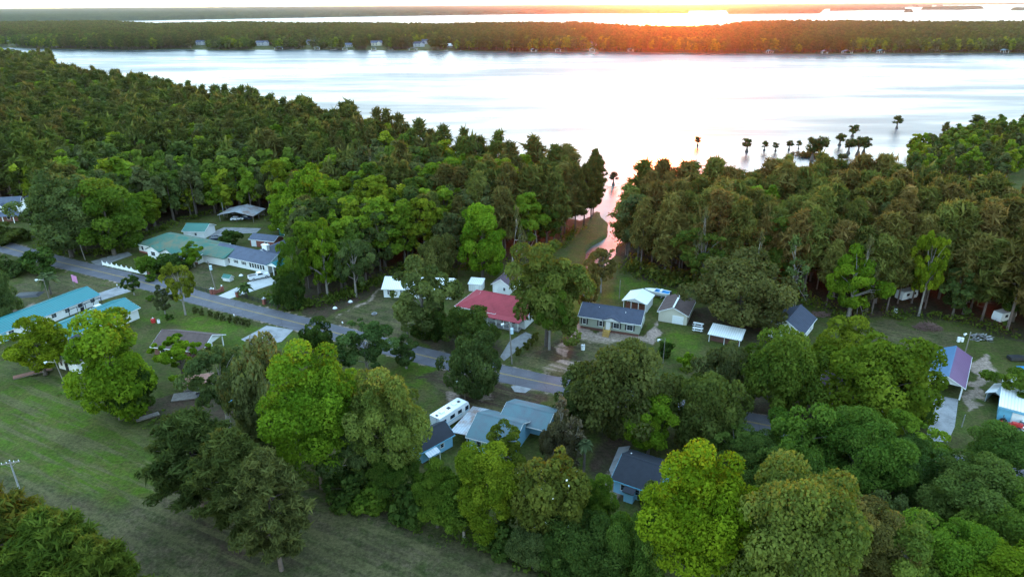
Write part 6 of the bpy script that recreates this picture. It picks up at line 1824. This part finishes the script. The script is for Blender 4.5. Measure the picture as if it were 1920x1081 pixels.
# canopy of the farthest land, too far to tell trees apart
def far_canopy():
    ang = np.radians(np.arange(-46, 46.01, 0.11))
    rad = np.exp(np.arange(math.log(2300), math.log(21500), 0.011))
    A, Rr = np.meshgrid(ang, rad)
    P = np.stack([np.sin(A) * Rr, np.cos(A) * Rr], -1).reshape(-1, 2)
    s = sdf(FAR, P)
    for k_, Is in enumerate(ISLES):
        s = np.minimum(s, sdf(Is, P))
    rs = np.random.default_rng(3)
    z = 13 + 7 * vnoise(P, 400, 2) + rs.uniform(-3.5, 3.5, len(P))
    z = np.where(s > -14, -1.0, z)
    P = P + rs.uniform(-4, 4, P.shape)
    ok = s < 60
    na = len(ang); nr = len(rad)
    i = np.arange(nr - 1)[:, None] * na + np.arange(na - 1)[None, :]
    F = np.stack([i, i + na, i + na + 1, i + 1], -1).reshape(-1, 4)
    F = F[ok[F].all(1)]
    used, inv = np.unique(F.ravel(), return_inverse=True)
    V = np.column_stack([P, z])[used]
    m = bpy.data.meshes.new('far_canopy')
    F = inv.reshape(-1, 4)
    m.vertices.add(len(V)); m.vertices.foreach_set('co', V.ravel())
    m.loops.add(F.size); m.loops.foreach_set('vertex_index', F.ravel())
    m.polygons.add(len(F)); m.polygons.foreach_set('loop_start', np.arange(len(F)) * 4)
    m.update(); m.validate()
    mt, nt, out = newmat('distant canopy')
    tc = nd(nt, 'ShaderNodeTexCoord'); v = tc.outputs['Object']
    c = mixc(nt, ramp(nt, noise(nt, v, 0.012, 5), 0.35, 0.65), (0.026, 0.040, 0.026), (0.040, 0.058, 0.030))
    d = nd(nt, 'ShaderNodeBsdfDiffuse'); nt.links.new(c, d.inputs[0]); nt.links.new(d.outputs[0], out.inputs[0])
    m.materials.append(mt)
    o = bpy.data.objects.new('distant_forest', m); COL.objects.link(o)
    tag(o, 'hazy forest on the farthest land along the horizon', None, None, 'stuff')
far_canopy()

# undergrowth along wood edges, the ditch and in yards
def weeds(name, label, P, size, h, col, seed, n=5):
    rs = np.random.default_rng(seed)
    C = np.column_stack([P, rs.uniform(0.1, 0.5, len(P)) * h])
    r = rs.uniform(0.5, 1.0, (len(P), 1)) * h
    m = leaf_mesh(name, C, np.concatenate([r, r, r * 0.8], 1), len(P) * n, size, rs, np.array([0, 0, -50.0]), X['leaf'], keep=-0.6)
    o = bpy.data.objects.new(name, m); COL.objects.link(o); o.color = (*col, 1)
    return tag(o, label, None, None, 'stuff')
def along(line, sp, spread, seed):
    rs = np.random.default_rng(seed); out_ = []
    for a, b_ in zip(line[:-1], line[1:]):
        a = np.array(a); b_ = np.array(b_); L = np.linalg.norm(b_ - a)
        k_ = max(1, int(L / sp))
        t = rs.random(k_)
        out_.append(a + (b_ - a) * t[:, None] + rs.normal(size=(k_, 2)) * spread)
    return np.concatenate(out_)
weeds('undergrowth', 'leafy undergrowth along the edges of the woods', np.concatenate([along(LFOREST[:21], 0.8, 1.6, 1), along(RFOREST[:10], 0.8, 1.6, 2), along(pts((508, 556), (556, 579), (640, 562), (716, 527)), 0.4, 1.2, 5)]), 0.5, 2.0, (0.055, 0.088, 0.018), 1, 26)
weeds('understory', 'young leafy growth under the woods beside the lake', np.concatenate([along(SHORE[8:12], 0.45, 4.0, 11) + np.array([-1.0, -6.0]), along(SHORE[26:33], 0.4, 3.5, 12) + np.array([1.0, -6.0]), along(pts((1182, 500), (1210, 518), (1300, 538), (1400, 544), (1480, 556)), 0.35, 2.0, 13)]), 0.7, 3.2, (0.065, 0.085, 0.02), 7, 34)
weeds('ditch_weeds', 'tall weeds growing along the field ditch', np.concatenate([along(DITCH[2:10], 0.35, 1.3, 3)]), 0.32, 0.5, (0.05, 0.09, 0.02), 2, 9)
weeds('hedge_growth', 'tangled green hedge growth behind the ditch', along(pts((560, 880), (640, 905), (740, 930), (820, 965), (900, 1010), (1000, 1050), (1130, 1075)), 0.5, 1.7, 4), 0.42, 1.7, (0.042, 0.075, 0.016), 3, 26)
weeds('hedge', 'low green hedge line beside the motorhome', along(pts((800, 800), (812, 790), (842, 768)), 0.25, 0.35, 6), 0.3, 0.7, (0.04, 0.08, 0.014), 4, 14)
rs = np.random.default_rng(31)
isl = np.array(at(1516, 293, WATER_Z)) + rs.normal(size=(120, 2)) * np.array([3.5, 3.0])
weeds('islet_growth', 'low growth on the small islet among the lake cypresses', isl, 0.6, 1.1, (0.06, 0.05, 0.022), 5, 16)
def floating(name, label, P, col):
    rs = np.random.default_rng(9)
    m_ = MB()
    for p in P:
        a_ = rs.uniform(0, 3); w = rs.uniform(0.5, 1.8); q = rs.uniform(0.15, 0.4)
        c, s_ = math.cos(a_ * 0.25), math.sin(a_ * 0.25)
        m_.add([(p[0] - w * c, p[1] - w * s_, WATER_Z + 0.012), (p[0] + q * s_, p[1] - q * c, WATER_Z + 0.012), (p[0] + w * c, p[1] + w * s_, WATER_Z + 0.012), (p[0] - q * s_, p[1] + q * c, WATER_Z + 0.012)], [(0, 1, 2, 3)])
    return tag(m_.build(name, X['floating']), label, None, None, 'stuff')
X['floating'] = M('floating weed', (0.05, 0.08, 0.02), 0.6, 0.3, 0.5)
q = np.concatenate([along(pts((1592, 312), (1640, 312), (1680, 303)), 0.09, 2.6, 1) + rs.normal(size=(1, 2)), along(pts((1600, 318), (1630, 320)), 0.1, 2.0, 2)])
floating('floating_weeds', 'patch of floating weed by the right headland', q, None)
q = along(pts((1112, 345), (1150, 348), (1192, 346)), 0.35, 2.0, 3)
floating('floating_weeds', 'thin floating weed around the bushy tree in the inlet mouth', q, None)

# ------------------------------------------------------------------ haze over land and lake
mt, nt, out = newmat('haze')
pv = nd(nt, 'ShaderNodeVolumePrincipled')
pv.inputs['Color'].default_value = (0.84, 0.90, 1.0, 1)
pv.inputs['Density'].default_value = HAZE_D
pv.inputs['Anisotropy'].default_value = HAZE_G
nt.links.new(pv.outputs[0], out.inputs['Volume'])
hz = MB().box(-23000, 23000, -23000, 23000, -4.0, 84.0).build('haze', mt)
tag(hz, 'thin evening haze over lake and land', None, None, 'stuff')
